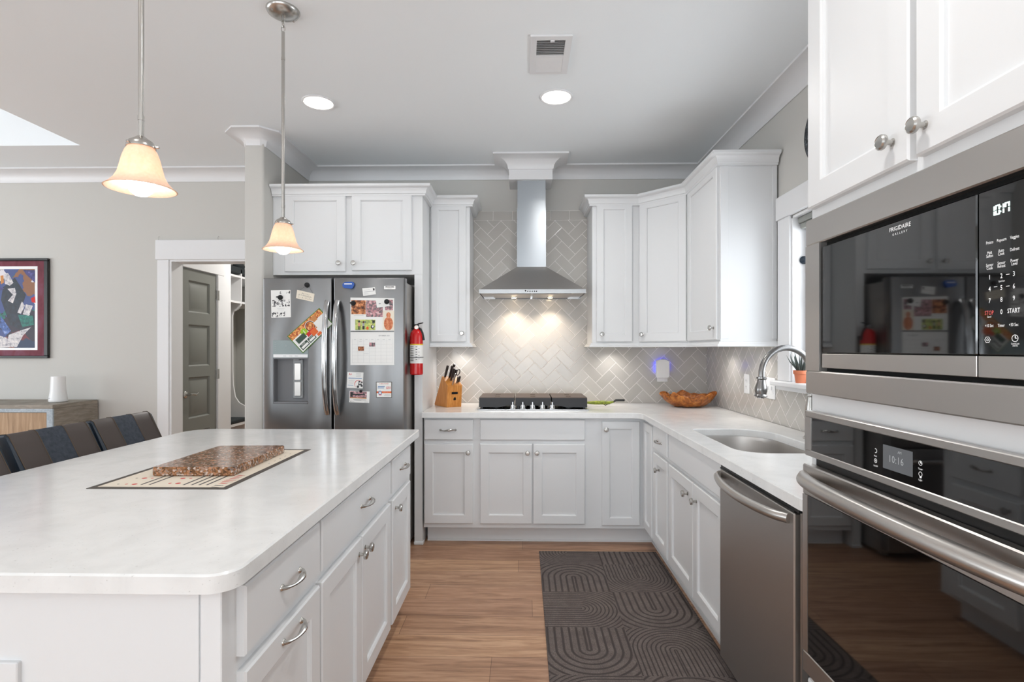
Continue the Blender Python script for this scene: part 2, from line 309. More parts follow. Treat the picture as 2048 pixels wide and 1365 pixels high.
# ---------------------------------------------------------------- mesh helpers
class Fr:
    def __init__(s, o, U, W): s.o = Vector(o); s.U = Vector(U).normalized(); s.W = Vector(W).normalized(); s.V = Vector((0, 0, 1))
    def P(s, u, v, w=0): return s.o+s.U*u+s.V*v+s.W*w
def FB(Y): return Fr((0, Y, 0), (1, 0, 0), (0, -1, 0))       # faces the camera; u = X
def FR(X): return Fr((X, 0, 0), (0, 1, 0), (-1, 0, 0))       # faces left; u = Y
def FRt(X): return Fr((X, 0, 0), (0, -1, 0), (-1, 0, 0))     # same, u = -Y (for lettering)
def FI(X): return Fr((X, 0, 0), (0, 1, 0), (1, 0, 0))        # faces right; u = Y
class MB:
    def __init__(s): s.bm = bmesh.new()
    def face(s, pts, mi=0):
        vs = [s.bm.verts.new(p) for p in pts]; f = s.bm.faces.new(vs); f.material_index = mi; return f
    def rings(s, rs, cap0=True, cap1=True, closed=True, mi=0, loop=False):
        R = [[s.bm.verts.new(p) for p in r] for r in rs]; n = len(R[0])
        pairs = list(zip(R, R[1:]))
        if loop: pairs.append((R[-1], R[0]))
        for a, b_ in pairs:
            for i in range(n if closed else n-1):
                j = (i+1) % n
                try: f = s.bm.faces.new((a[i], a[j], b_[j], b_[i])); f.material_index = mi
                except ValueError: pass
        if not loop:
            if cap0: s.bm.faces.new(R[0][::-1]).material_index = mi
            if cap1: s.bm.faces.new(R[-1]).material_index = mi
        return s
    def fbox(s, fr, u0, u1, v0, v1, w0, w1, bev=0.0, mi=0):
        if u0 > u1: u0, u1 = u1, u0
        if v0 > v1: v0, v1 = v1, v0
        if w0 > w1: w0, w1 = w1, w0
        def rect(i, w_): return [fr.P(u0+i, v0+i, w_), fr.P(u1-i, v0+i, w_), fr.P(u1-i, v1-i, w_), fr.P(u0+i, v1-i, w_)]
        if bev > 0:
            bev = min(bev, (u1-u0)*.45, (v1-v0)*.45, (w1-w0)*.45)
            def r8(i, w_):
                c = bev if i == 0 else bev*0.3; c = min(c, bev)
                a0, a1, b0, b1 = u0+i, u1-i, v0+i, v1-i
                return [fr.P(a0+c, b0, w_), fr.P(a1-c, b0, w_), fr.P(a1, b0+c, w_), fr.P(a1, b1-c, w_), fr.P(a1-c, b1, w_), fr.P(a0+c, b1, w_), fr.P(a0, b1-c, w_), fr.P(a0, b0+c, w_)]
            s.rings([r8(bev, w0), r8(0, w0+bev), r8(0, w1-bev), r8(bev, w1)], mi=mi)
        else: s.rings([rect(0, w0), rect(0, w1)], mi=mi)
        return s
    def box(s, x0, x1, y0, y1, z0, z1, bev=0.0, mi=0):
        return s.fbox(Fr((0, 0, 0), (1, 0, 0), (0, 1, 0)), x0, x1, z0, z1, y0, y1, bev, mi)
    def prism(s, poly, vec, mi=0):
        v = Vector(vec); return s.rings([[Vector(p) for p in poly], [Vector(p)+v for p in poly]], mi=mi)
    def fprism(s, fr, uv, w0, w1, mi=0):
        return s.rings([[fr.P(u, v, w0) for u, v in uv], [fr.P(u, v, w1) for u, v in uv]], mi=mi)
    def tube(s, path, rad, seg=12, mi=0, flat=1.0, up=None, cap=True):
        path = [Vector(p) for p in path]; n = len(path)
        if not hasattr(rad, '__len__'): rad = [rad]*n
        rs = []; prev = Vector(up) if up else None
        for i, p in enumerate(path):
            d = (path[min(i+1, n-1)]-path[max(i-1, 0)]).normalized()
            if prev is None: prev = Vector((0, 0, 1)) if abs(d.z) < 0.9 else Vector((1, 0, 0))
            a = prev-d*prev.dot(d)
            if a.length < 1e-6: a = d.orthogonal()
            a.normalize(); b_ = d.cross(a); prev = a
            rs.append([p+a*(math.cos(2*math.pi*k/seg)*rad[i]*flat)+b_*(math.sin(2*math.pi*k/seg)*rad[i]) for k in range(seg)])
        return s.rings(rs, cap, cap, mi=mi)
    def lathe(s, o, axis, prof, seg=24, mi=0, cap=True):
        o = Vector(o); ax = Vector(axis).normalized(); a = ax.orthogonal().normalized(); b_ = ax.cross(a)
        rs = [[o+ax*h+(a*math.cos(2*math.pi*k/seg)+b_*math.sin(2*math.pi*k/seg))*max(r, 1e-4) for k in range(seg)] for r, h in prof]
        return s.rings(rs, cap, cap, mi=mi)
    def sphere(s, c, r, seg=16, mi=0, sz=1.0):
        pr = [(r*math.sin(math.pi*k/10), -r*sz*math.cos(math.pi*k/10)) for k in range(11)]
        return s.lathe(c, (0, 0, 1), pr, seg, mi)
    def door(s, fr, u0, u1, v0, v1, w0=0.0, t=0.02, rail=0.057, mi=0, panel=True):
        if u0 > u1: u0, u1 = u1, u0
        def r(i, w_): return [fr.P(u0+i, v0+i, w_), fr.P(u1-i, v0+i, w_), fr.P(u1-i, v1-i, w_), fr.P(u0+i, v1-i, w_)]
        rs = [r(0, w0), r(0, w0+t-0.004), r(0.004, w0+t)]
        if panel: rs += [r(rail, w0+t), r(rail+0.006, w0+t-0.004), r(rail+0.007, w0+t-0.011)]
        return s.rings(rs, mi=mi)
    def sweep(s, path, prof, mi=0, cap=True):
        # path: plan points (x,y); prof: (out, z); out = to the right of the travel direction
        P = [Vector((p[0], p[1])) for p in path]; n = len(P); rs = []
        def nr(a, b_): d = (b_-a).normalized(); return Vector((d.y, -d.x))
        for i in range(n):
            n1 = nr(P[i-1], P[i]) if i > 0 else None; n2 = nr(P[i], P[i+1]) if i < n-1 else None
            if n1 is None: m_ = n2
            elif n2 is None: m_ = n1
            else: m_ = (n1+n2)/(1+n1.dot(n2))
            rs.append([(P[i].x+m_.x*o, P[i].y+m_.y*o, z) for o, z in prof])
        return s.rings(rs, cap, cap, mi=mi)
    def text(s, body, size, fr, u, v, w=0.0008, mi=0, align='CENTER', rot=0.0, sx=1.0, bold=0.0, sp=1.0):
        cu = bpy.data.curves.new('t', 'FONT'); cu.body = body; cu.size = size; cu.align_x = align; cu.align_y = 'CENTER'
        cu.offset = bold*size; cu.resolution_u = 2; cu.space_character = sp; cu.extrude = 0
        o = bpy.data.objects.new('t', cu); C.objects.link(o); dg = bpy.context.evaluated_depsgraph_get()
        me = bpy.data.meshes.new_from_object(o.evaluated_get(dg)); cr, sr = math.cos(rot), math.sin(rot)
        vs = [s.bm.verts.new(fr.P(u+(p.co.x*sx)*cr-p.co.y*sr, v+(p.co.x*sx)*sr+p.co.y*cr, w)) for p in me.vertices]
        for pl in me.polygons:
            try: f = s.bm.faces.new([vs[k] for k in pl.vertices]); f.material_index = mi
            except ValueError: pass
        bpy.data.objects.remove(o); bpy.data.curves.remove(cu); bpy.data.meshes.remove(me); return s
def finish(bm, name, mats, flat=False):
    bmesh.ops.recalc_face_normals(bm, faces=bm.faces[:])
    if not flat:
        for f in bm.faces: f.smooth = True
        for e in bm.edges:
            if len(e.link_faces) == 2 and e.calc_face_angle(0) > 0.55: e.smooth = False
    me = bpy.data.meshes.new(name); bm.to_mesh(me); bm.free()
    for m_ in mats: me.materials.append(M[m_])
    return me
def root_of(o):
    while o.parent: o = o.parent
    return o
def part(name, mb, mats, parent=None, label=None, flat=False):
    if isinstance(mats, str): mats = [mats]
    me = finish(mb.bm, name, mats, flat); o = bpy.data.objects.new(name, me); C.objects.link(o)
    if parent is not None:
        me.transform(Matrix.Translation(-root_of(parent).location)); o.parent = parent
    if label: o['label'] = label
    return o
def thing(name, label, cat, loc, group=None):
    o = bpy.data.objects.new(name, None); C.objects.link(o); o.location = loc; o.empty_display_size = 0.05
    o['label'] = label; o['category'] = cat
    if group: o['group'] = group
    return o
def single(name, mb, mats, label, cat, group=None):
    o = part(name, mb, mats); me = o.data
    xs = [v.co for v in me.vertices]
    c = Vector(((min(v.x for v in xs)+max(v.x for v in xs))/2, (min(v.y for v in xs)+max(v.y for v in xs))/2, min(v.z for v in xs)))
    me.transform(Matrix.Translation(-c)); o.location = c
    o['label'] = label; o['category'] = cat
    if group: o['group'] = group
    return o
def struct(name, mb, mats, parent=None, label=None):
    o = part(name, mb, mats, parent, label)
    if parent is None: o['kind'] = 'structure'
    return o
def structE(name, loc, label=None):
    o = bpy.data.objects.new(name, None); C.objects.link(o); o.location = loc; o['kind'] = 'structure'
    if label: o['label'] = label
    return o

# knob and pulls
def knob(fr, u, v, parent, w=0.02, s=1.0):
    mb = MB(); mb.lathe(fr.P(u, v, w-0.001), fr.W, [(0.0085*s, 0), (0.0085*s, 0.002), (0.0055*s, 0.004), (0.0055*s, 0.016), (0.008*s, 0.018), (0.0155*s, 0.020), (0.0165*s, 0.023), (0.016*s, 0.028), (0.013*s, 0.031), (0.0125*s, 0.0303), (0.003, 0.031)], 20)
    return part('knob', mb, 'nickel', parent)
def pull(fr, u, v, parent, w=0.02, L=0.096):
    mb = MB(); n = 15; pts = []; rad = []
    for i in range(n):
        a = i/(n-1); q = math.sin(math.pi*a)
        pts.append(fr.P(u-L/2*1.12+L*1.12*a, v-0.003*math.sin(2*math.pi*a), w+0.004+0.021*q**0.75)); rad.append(0.0034+0.0050*math.exp(-((a-.60)/.20)**2)+0.0022*math.exp(-((a-.03)/.08)**2)+0.0016*math.exp(-((a-.97)/.06)**2))
    mb.tube(pts, rad, 10, up=fr.V)
    for sgn in (-1, 1):
        c = fr.P(u+sgn*L*0.53, v, w-0.001); mb.lathe(c, fr.W, [(0.0085, 0), (0.0085, 0.002), (0.0065, 0.0055), (0.003, 0.0075)], 14)
    return part('pull_handle', mb, 'nickel', parent)

# ================================================================ SETTING
mb = MB(); mb.box(XL-.1, XW+.1, YF-.1, 7.2, -0.06, 0.0); struct('floor', mb, 'floor')
# ceiling with the recessed tray over the dining side
TX0, TX1, TY0, TY1, TZ = -6.0, -3.135, -0.6, 3.745, 3.06
mb = MB()
mb.box(TX1, XW+.1, YF-.1, 7.2, ZC, ZC+.06); mb.box(XL-.1, TX0, YF-.1, 7.2, ZC, ZC+.06)
mb.box(TX0, TX1, YF-.1, TY0, ZC, ZC+.06); mb.box(TX0, TX1, TY1, 7.2, ZC, ZC+.06)
mb.box(TX0-.05, TX1+.05, TY0-.05, TY1+.05, TZ, TZ+.06)
mb.box(TX0-.05, TX0, TY0, TY1, ZC+.06, TZ); mb.box(TX1, TX1+.05, TY0, TY1, ZC+.06, TZ)
mb.box(TX0-.05, TX1+.05, TY0-.05, TY0, ZC+.06, TZ); mb.box(TX0-.05, TX1+.05, TY1, TY1+.05, ZC+.06, TZ)
struct('ceiling', mb, 'ceil')
def opened(mb, fr, u0, u1, v0, v1, w0, w1, holes):
    # slab with rectangular holes, split into columns
    us = sorted({u0, u1}|{h[0] for h in holes}|{h[1] for h in holes})
    for a, b_ in zip(us, us[1:]):
        hs = sorted([h for h in holes if h[0] <= a+1e-6 and h[1] >= b_-1e-6], key=lambda h: h[2]); z = v0
        for h in hs:
            if h[2] > z+1e-6: mb.fbox(fr, a, b_, z, h[2], w0, w1)
            z = h[3]
        if z < v1-1e-6: mb.fbox(fr, a, b_, z, v1, w0, w1)
    return mb
# openings
DX0, DX1, DZ = xY(341, 4.30), -1.95, 2.065          # doorway into the mud room
WY0, WY1, WZ0, WZ1 = 1.93, 2.955, 1.165, 2.065      # window over the sink
mb = MB(); opened(mb, FB(YB), XL-.1, XW+.12, 0, ZC, -0.12, 0, [(DX0, DX1, 0, DZ)]); struct('wall_back', mb, 'wall')
mb = MB(); opened(mb, FR(XW), YF-.1, YB, 0, ZC, -0.12, 0, [(WY0, WY1, WZ0, WZ1)]); struct('wall_right', mb, 'wall')
mb = MB(); opened(mb, FI(XL), YF-.1, YB, 0, ZC, -0.12, 0, [(0.1, 3.1, 0.6, 2.4)]); struct('wall_left', mb, 'wall')
mb = MB(); opened(mb, Fr((0, YF, 0), (1, 0, 0), (0, 1, 0)), XL, XW+.1, 0, ZC, -0.12, 0, [(-0.9, 1.2, 0.1, 2.35), (-2.95, -1.5, 0.5, 2.4), (-6.1, -4.5, 0.5, 2.4)]); struct('wall_front', mb, 'wall')
CX0, CX1, CYF = xY(488, 3.545), xY(527, 3.545), 3.545
# partition beside the refrigerator, corner rounded
mb = MB(); poly = [(CX0, YB)]
for cx, cy, a0 in ((CX0+.015, CYF+.015, 180), (CX1-.015, CYF+.015, 270)):
    for k in range(6):
        a = math.radians(a0+90*k/5); poly.append((cx+.015*math.cos(a), cy+.015*math.sin(a)))
poly.append((CX1, YB))
mb.prism([(x, y, 0) for x, y in poly], (0, 0, ZC)); struct('wall_partition', mb, 'wall')
# hall behind the doorway
HX = DX0; HY1 = 5.20
mb = MB(); D0, D1, DH = 4.435, 4.955, 2.035
opened(mb, FI(HX), YB+.12, HY1, 0, ZC, -0.10, 0, [(D0, D1, 0, DH)]); struct('wall_hall_side', mb, 'trim')
mb = MB(); mb.box(-4.3, -1.2, 6.75, 6.85, 0, ZC); mb.box(-3.75, -3.65, HY1, 6.75, 0, ZC); mb.box(-1.4, -1.3, YB+.12, 6.75, 0, ZC); mb.box(HX-.9, HX-.1, YB+.12, YB+.2, 0, ZC); mb.box(-3.75, HX-.1, HY1, HY1+.08, 0, ZC)
struct('wall_hall_end', mb, 'hallwall')
area('mud_room_fill', (-2.2, 5.6, ZC-.05), (0, 0, 0), 0.35, 0.35, 21, (1, 0.97, 0.93))  # unseen lamp without fixture, added to brighten the hall door
# crown moulding
ch, cp = 0.078, 0.114
cove = [(0, -ch-.012), (0.006, -ch-.012), (0.008, -ch)]+[(0.008+(cp-0.014)*(1-math.cos(math.radians(a))), -ch+(ch-0.012)*math.sin(math.radians(a))) for a in range(0, 91, 15)]+[(cp, -0.012), (cp, 0), (0, 0)]
CR = [(o, ZC-0.0005+z) for o, z in cove]
CR = [(o, min(z, ZC-0.0005)) for o, z in CR]
mb = MB(); mb.sweep([(XW-.001, YF+.01), (XW-.001, YB-.001), (CX1+.001, YB-.001), (CX1+.001, CYF+.022), (CX1-.022, CYF-.001), (CX0+.022, CYF-.001), (CX0-.001, CYF+.022), (CX0-.001, YB-.001), (XL+.001, YB-.001), (XL+.001, YF+.01)], [(-o, z) for o, z in CR]); struct('trim_1', mb, 'trim')
# baseboards
mb = MB(); mb.box(XL, DX0-.10, YB-.016, YB-.0005, 0, 0.13, .003); struct('baseboard_back', mb, 'trim')
mb = MB(); mb.box(CX0-.014, CX1+.014, CYF-.014, CYF+.3, 0, 0.13, .003); struct('baseboard_partition', mb, 'trim')
# doorway casing
mb = MB(); w0 = xY(314, YB)
mb.fbox(FB(YB), w0+.012, DX0-.003, 0, DZ, 0, .018, .003); mb.fbox(FB(YB), w0, DX1+.1, DZ, zY(400, 481, YB), 0, .024, .003)
mb.fbox(FB(YB), DX0-.003, DX0+.014, 0, DZ-.0005, -.135, .010); mb.fbox(FB(YB), DX0+.014, DX1, DZ-.014, DZ+.002, -.135, .010)
struct('trim_2', mb, 'trim')
mb = MB(); # casing of the closet door in the hall side wall
mb.fbox(FI(HX), D1, D1+.085, 0, DH+.0, 0, .016, .003); mb.fbox(FI(HX), D0-.0, D1+.10, DH, DH+.13, 0, .018, .003)
struct('trim_3', mb, 'trim')
# closet door, four raised panels
d = structE('door_1', (HX, D1, 0), 'grey green four panel closet door in the mud room passage')
fr = FI(HX-.030)
mb = MB(); mb.fbox(fr, D0+.004, D1-.004, .012, DH-.006, 0, .012)
dw = D1-D0; pz = [(0.16, .60), (.70, 1.02), (1.12, 1.46), (1.56, 1.90)]
pz = [(.22, .63), (.745, 1.10), (1.195, 1.555), (1.66, 1.935)]
us = [D0+.004, D0+.105, D1-.105, D1-.004]
mb.fbox(fr, us[0], us[1], .012, DH-.006, .012, .028); mb.fbox(fr, us[2], us[3], .012, DH-.006, .012, .028)
zz = [.012]+[z for p in pz for z in p]+[DH-.006]
for a, b_ in zip(zz[::2], zz[1::2]): mb.fbox(fr, us[1], us[2], a, b_, .012, .028)
for a, b_ in pz:
    def r(i, w_): return [fr.P(us[1]+i, a+i, w_), fr.P(us[2]-i, a+i, w_), fr.P(us[2]-i, b_-i, w_), fr.P(us[1]+i, b_-i, w_)]
    mb.rings([r(.0, .028), r(.012, .013), r(.022, .013), r(.040, .024)], cap0=False)
o = part('door_panel', mb, 'doorgrey', d)
mb = MB(); hz = zX(372, 790, HX); c = fr.P(D0+.06, hz, .028)
mb.lathe(c, fr.W, [(.030, 0), (.030, .004), (.024, .010), (.010, .014), (.009, .045), (.010, .05)], 20)
mb.tube([fr.P(D0+.06+x, hz+y, .028+.045) for x, y in ((0, 0), (.02, .002), (.05, .0), (.075, -.006), (.10, .004), (.115, .01))], [.009, .009, .008, .008, .006, .003], 10)
part('door_handle', mb, 'nickel', d)
for z in (.25, zX(437, 748, HX), zX(437, 592, HX)):
    mb = MB(); mb.lathe(fr.P(D1-.001, z-.045, .036), (0, 0, 1), [(.006, 0), (.006, .09)], 10); mb.fbox(fr, D1-.022, D1-.004, z-.045, z+.045, .028, .030); mb.fbox(fr, D1+.0, D1+.016, z-.045, z+.045, .0455, .048)
    part('hinge', mb, 'nickel', d)

# window over the sink
wn = structE('window_1', (XW, 2.44, WZ0), 'bright white framed window above the sink')
fr = FR(XW)
mb = MB(); cz = WZ1+.005
y1 = yX(1554, XW-.02)
mb.fbox(fr, WY1-.002, y1, WZ0-.0, cz, 0, .018, .003); mb.fbox(fr, WY0-.11, WY0+.002, WZ0, cz, 0, .018, .003)
mb.fbox(fr, WY0-.125, y1+.012, cz, cz+.13, 0, .024, .003)
part('casing', mb, 'trim', wn)
mb = MB()
for a, b_, z0, z1 in ((WY1-.012, WY1, WZ0, WZ1), (WY0, WY0+.012, WZ0, WZ1), (WY0, WY1, WZ1-.012, WZ1)): mb.fbox(fr, a, b_, z0, z1, -.12, .004)
for dy, wz in ((.05, -.085),):
    mb.fbox(fr, WY0+.012, WY0+.055, WZ0, WZ1-.012, wz-.02, wz+.02, .004); mb.fbox(fr, WY1-.055, WY1-.012, WZ0, WZ1-.012, wz-.02, wz+.02, .004)
    mb.fbox(fr, WY0+.055, WY1-.055, WZ0, WZ0+.045, wz-.02, wz+.02, .004); mb.fbox(fr, WY0+.055, WY1-.055, WZ1-.055, WZ1-.012, wz-.02, wz+.02, .004)
    mb.fbox(fr, WY0+.055, WY1-.055, 1.60, 1.64, wz-.02, wz+.02, .004)
part('window_frame', mb, 'trim', wn)
mb = MB(); mb.fbox(fr, WY0+.05, WY1-.05, WZ0+.04, WZ1-.05, -.090, -.086); part('pane', mb, 'glass', wn)
mb = MB(); mb.fbox(fr, WY0-.13, y1+.02, WZ0-.028, WZ0, -.12, .055, .006); mb.fbox(fr, WY0-.11, y1-.002, WZ0-.05, WZ0-.028, 0, .03, .004)
part('window_sill', mb, 'trim', wn)
mb = MB(); mb.fbox(fr, WY0+.015, WY1-.02, WZ1-.045, WZ1-.014, -.065, -.02, .003); mb.fbox(fr, WY0+.02, WY1-.025, WZ1-.075, WZ1-.045, -.055, -.03, .003)
part('blind_headrail', mb, 'alu', wn)
mb = MB()  # neighbouring house wall seen outside is blown out; a pale fence stands there
# unseen windows left of and behind the camera, the rear ones added for light
for k, (f_, a, b_, z0, z1) in enumerate(((Fr((0, YF, 0), (1, 0, 0), (0, 1, 0)), -0.9, 1.2, .1, 2.35), (Fr((0, YF, 0), (1, 0, 0), (0, 1, 0)), -2.95, -1.5, .5, 2.4), (Fr((0, YF, 0), (1, 0, 0), (0, 1, 0)), -6.1, -4.5, .5, 2.4), (FI(XL), .1, 3.1, .6, 2.4))):
    e = structE('window_%d' % (k+2), f_.P((a+b_)/2, z0, 0))
    mb = MB(); mb.fbox(f_, a-.09, a, z0-.05, z1+.09, 0, .018); mb.fbox(f_, b_, b_+.09, z0-.05, z1+.09, 0, .018); mb.fbox(f_, a, b_, z1, z1+.09, 0, .018); mb.fbox(f_, a, b_, z0-.05, z0, 0, .018)
    n_ = 3 if b_-a > 2 else 2
    for i in range(1, n_): x = a+(b_-a)*i/n_; mb.fbox(f_, x-.04, x+.04, z0, z1, -.1, .0)
    mb.fbox(f_, a, b_, (z0+z1)/2-.02, (z0+z1)/2+.02, -.09, -.05)
    part('window_frame', mb, 'trim', e); mb = MB(); mb.fbox(f_, a, b_, z0, z1, -.075, -.071); part('pane', mb, 'glass', e)

# backsplash tiles
ZT = zY(1100, 422, YB); ZS = ZT-.0762
xa, xb = xY(868, YB), XW-.0005
mb = MB(); fr = FB(YB)
mb.fbox(fr, xa, xb, .9145, 1.395, 0.0005, .007); hx0, hx1 = xY(943, YB), xY(1182, YB); mb.fbox(fr, hx0, hx1, 1.395, ZS, .0005, .007)
struct('wall_tile_back', mb, 'tile_b')
mb = MB(); mb.fbox(fr, hx0, hx1, ZS, ZT, .0005, .005, mi=1); x = xY(986.2, YB)-.1524*2
while x < hx1:
    a, b_ = max(x+.0015, hx0), min(x+.1509, hx1)
    if b_-a > .004: mb.fbox(fr, a, b_, ZS+.003, ZT-.0025, .0005, .0075, .0015)
    x += .1524
struct('wall_tile_border', mb, ['tile_s', 'grout'])
mb = MB(); fr = FR(XW); mb.fbox(fr, 1.53, YB-.008, .9145, WZ0-.051, .0005, .007); mb.fbox(fr, y1+.021, YB-.008, WZ0-.051, 1.395, .0005, .007)
struct('wall_tile_right', mb, 'tile_r')
# ================================================================ CABINETS
def cabinet(name, label, loc, cat='cabinet', group=None): return thing(name, label, cat, loc, group)
ZB0, ZB1 = 0.12, 0.878                   # base cabinet box
YF1 = 3.68; YD1 = YF1                     # back run: face frame plane (doors stand 2 cm proud)
XF1 = 0.83                                # right run face frame plane
fb = FB(YF1); fr_ = FR(XF1)
px = lambda p: xY(p, YF1-.02)
py_ = lambda p: yX(p, XF1-.02)
zb = lambda y: zY(1046, y, YF1-.02)
zd0, zd1, zw0, zw1 = zb(1049), zb(889), zb(881), zb(840)
# left base
c = cabinet('base_cabinet', 'white base cabinet with one drawer and one door left of the cooktop', (px(895), 3.98, 0))
mb = MB(); xl, xm = px(847), px(952)
mb.fbox(fb, xl, xm, ZB0, ZB1, -(YB-.01-YF1), 0); mb.fbox(fb, xl+.01, xm, 0, ZB0+.001, -.5, -.085); mb.fbox(fb, xl+.01, xm, 0, .012, -.085, -.078)
part('body', mb, 'cab', c)
mb = MB(); mb.door(fb, px(848.5), px(946), zd0, zd1); o = part('door', mb, 'cab', c); knob(fb, px(936.5), zb(906), o)
mb = MB(); mb.door(fb, px(848.5), px(946), zw0, zw1, panel=False); o = part('drawer', mb, 'cab', c); pull(fb, px(896), zb(861), o)
# cooktop base
c = cabinet('base_cabinet', 'white two door base cabinet with plain false front under the cooktop', (px(1065), 3.98, 0))
mb = MB(); x0, x1 = px(952), px(1196)
mb.fbox(fb, x0, x1, ZB0, ZB1, -(YB-.01-YF1), 0); mb.fbox(fb, x0, x1, 0, ZB0+.001, -.5, -.085); mb.fbox(fb, x0, x1, 0, .012, -.085, -.078)
part('body', mb, 'cab', c)
for a, b_, k in ((960, 1064, 1055), (1066.5, 1170, 1074)):
    mb = MB(); mb.door(fb, px(a), px(b_), zd0, zd1); o = part('door', mb, 'cab', c); knob(fb, px(k), zb(906), o)
mb = MB(); mb.door(fb, px(960), px(1170), zw0, zw1, panel=False); part('drawer_front', mb, 'cab', c)
# corner base
c = cabinet('corner_base_cabinet', 'white corner base cabinet with two tall doors meeting where the counters turn', (1.1, 3.98, 0))
YC = py_(1304)
mb = MB(); x0 = px(1196)
mb.fbox(fb, x0, XW-.012, ZB0, ZB1, -(YB-.01-YF1), 0); mb.fbox(fb, x0, XF1+.2, 0, ZB0+.001, -.5, -.085); mb.fbox(fb, x0, XF1+.08, 0, .012, -.085, -.078)
mb.fbox(fr_, YC, YF1+.001, ZB0, ZB1, -(XW-.012-XF1), 0); mb.fbox(fr_, YC, YF1+.1, 0, ZB0+.001, -.5, -.07); mb.fbox(fr_, YC, YF1+.08, 0, .012, -.07, -.063)
part('body', mb, 'cab', c)
mb = MB(); mb.door(fb, px(1204), px(1280), zb(1051), zb(843), rail=.05); o = part('door', mb, 'cab', c); knob(fb, px(1212), zb(859), o)
mb = MB(); mb.door(fr_, py_(1302.5), py_(1286), zb(1051), zb(843), rail=.05); part('door', mb, 'cab', c)
# narrow right base
c = cabinet('base_cabinet', 'narrow white base cabinet with small drawer and door beside the sink cabinet', (1.15, (py_(1304)+py_(1335))/2, 0))
def rbody(c, y0, y1):
    mb = MB(); mb.fbox(fr_, y0, y1, ZB0, ZB1, -(XW-.012-XF1), 0); mb.fbox(fr_, y0, y1, 0, ZB0+.001, -.5, -.07); mb.fbox(fr_, y0, y1, 0, .012, -.07, -.063)
    return part('body', mb, 'cab', c)
YN = py_(1335.3); rbody(c, YN, YC)
mb = MB(); mb.door(fr_, py_(1333.5), py_(1306), zd0, zd1+.006); o = part('door', mb, 'cab', c); knob(fr_, py_(1318), zX(1322, 945, XF1-.02), o)
mb = MB(); mb.door(fr_, py_(1333.5), py_(1306), zw0+.006, zw1+.01, panel=False); o = part('drawer', mb, 'cab', c); pull(fr_, (py_(1333.5)+py_(1306))/2, .79, o, L=.085)
# sink base
c = cabinet('base_cabinet', 'white sink base cabinet with long false front and two doors', (1.15, 2.6, 0))
YS = py_(1446.5)+.0; rb = MB()
rb.fbox(fr_, YS, YN, ZB0, .60, -(XW-.012-XF1), 0); rb.fbox(fr_, YS, YN, .60, ZB1, -.02, 0); rb.fbox(fr_, YS, YS+.018, .60, ZB1, -.6, 0)
rb.fbox(fr_, YS, YN, 0, ZB0+.001, -.5, -.07); rb.fbox(fr_, YS, YN, 0, .012, -.07, -.063); part('body', rb, 'cab', c)
ym = py_(1385.5)
mb = MB(); mb.door(fr_, ym+.002, py_(1337), zd0, zd1+.006); o = part('door', mb, 'cab', c); knob(fr_, py_(1376)+.01, .63, o)
mb = MB(); mb.door(fr_, YS+.004, ym-.002, zd0, zd1+.006); o = part('door', mb, 'cab', c); knob(fr_, py_(1390)-.02, .63, o)
mb = MB(); mb.door(fr_, YS+.004, py_(1337), zw0+.006, zw1+.01, panel=False); part('drawer_front', mb, 'cab', c)
# quartz worktop: L shape with hole for the sink
CE = 3.626; CXE = 0.795; YE = 1.535; TH = .036; ZT0, ZT1 = .914-TH, .914
def rounded(poly, rads, seg=8):
    out = []; n = len(poly)
    for i in range(n):
        p, a, b_ = Vector(poly[i]), Vector(poly[i-1]), Vector(poly[(i+1) % n]); r = rads[i]
        if r <= 0: out.append((p.x, p.y)); continue
        u = (a-p).normalized(); v = (b_-p).normalized(); ang = u.angle(v); dist = r/math.tan(ang/2)
        q0 = p+u*dist; q1 = p+v*dist; cen = p+(u+v).normalized()*(r/math.sin(ang/2))
        a0 = math.atan2(q0.y-cen.y, q0.x-cen.x); a1 = math.atan2(q1.y-cen.y, q1.x-cen.x); da = (a1-a0+math.pi) % (2*math.pi)-math.pi
        for k in range(seg+1): out.append((cen.x+r*math.cos(a0+da*k/seg), cen.y+r*math.sin(a0+da*k/seg)))
    return out
SX0, SX1, SY0, SY1 = .905, 1.285, 2.235, 2.915
sink = rounded([(SX0, SY0), (SX1, SY0), (SX1, SY1), (SX0, SY1)], [.12, .12, .19, .04], 8)
def slab_with_hole(outer, hole, z0, z1, name, mats, ch=.003):
    bm = bmesh.new()
    def loop(pts, z): return [bm.verts.new((x, y, z)) for x, y in pts]
    def offs(pts, d):
        n = len(pts); o = []
        for i in range(n):
            p = Vector(pts[i]); a = (p-Vector(pts[i-1])).normalized(); b_ = (Vector(pts[(i+1) % n])-p).normalized()
            na, nb = Vector((-a.y, a.x)), Vector((-b_.y, b_.x)); m_ = (na+nb)/(1+na.dot(nb)); o.append((p.x+m_.x*d, p.y+m_.y*d))
        return o
    def area2(p): return sum(p[i-1][0]*p[i][1]-p[i][0]*p[i-1][1] for i in range(len(p)))
    if area2(outer) < 0: outer = outer[::-1]
    loops = []
    for pts, sgn in ((outer, 1), (hole, -1)):
        if pts is None: continue
        if area2(pts) < 0: pts = pts[::-1]
        top = loop(offs(pts, ch*sgn), z1); up = loop(pts, z1-ch); lo = loop(pts, z0)
        n = len(pts)
        for A, B in ((lo, up), (up, top)):
            for i in range(n): bm.faces.new((A[i], A[(i+1) % n], B[(i+1) % n], B[i]))
        loops.append((top, lo))
    for k in (0, 1):
        es = []
        for lp in loops:
            L = lp[k]
            for i in range(len(L)): 
                e = bm.edges.get((L[i], L[(i+1) % len(L)])) or bm.edges.new((L[i], L[(i+1) % len(L)])); es.append(e)
        bmesh.ops.triangle_fill(bm, use_beauty=True, use_dissolve=False, edges=es)
    m_ = MB(); m_.bm.free(); m_.bm = bm; return m_
xk = xY(845, YF1)+.0015
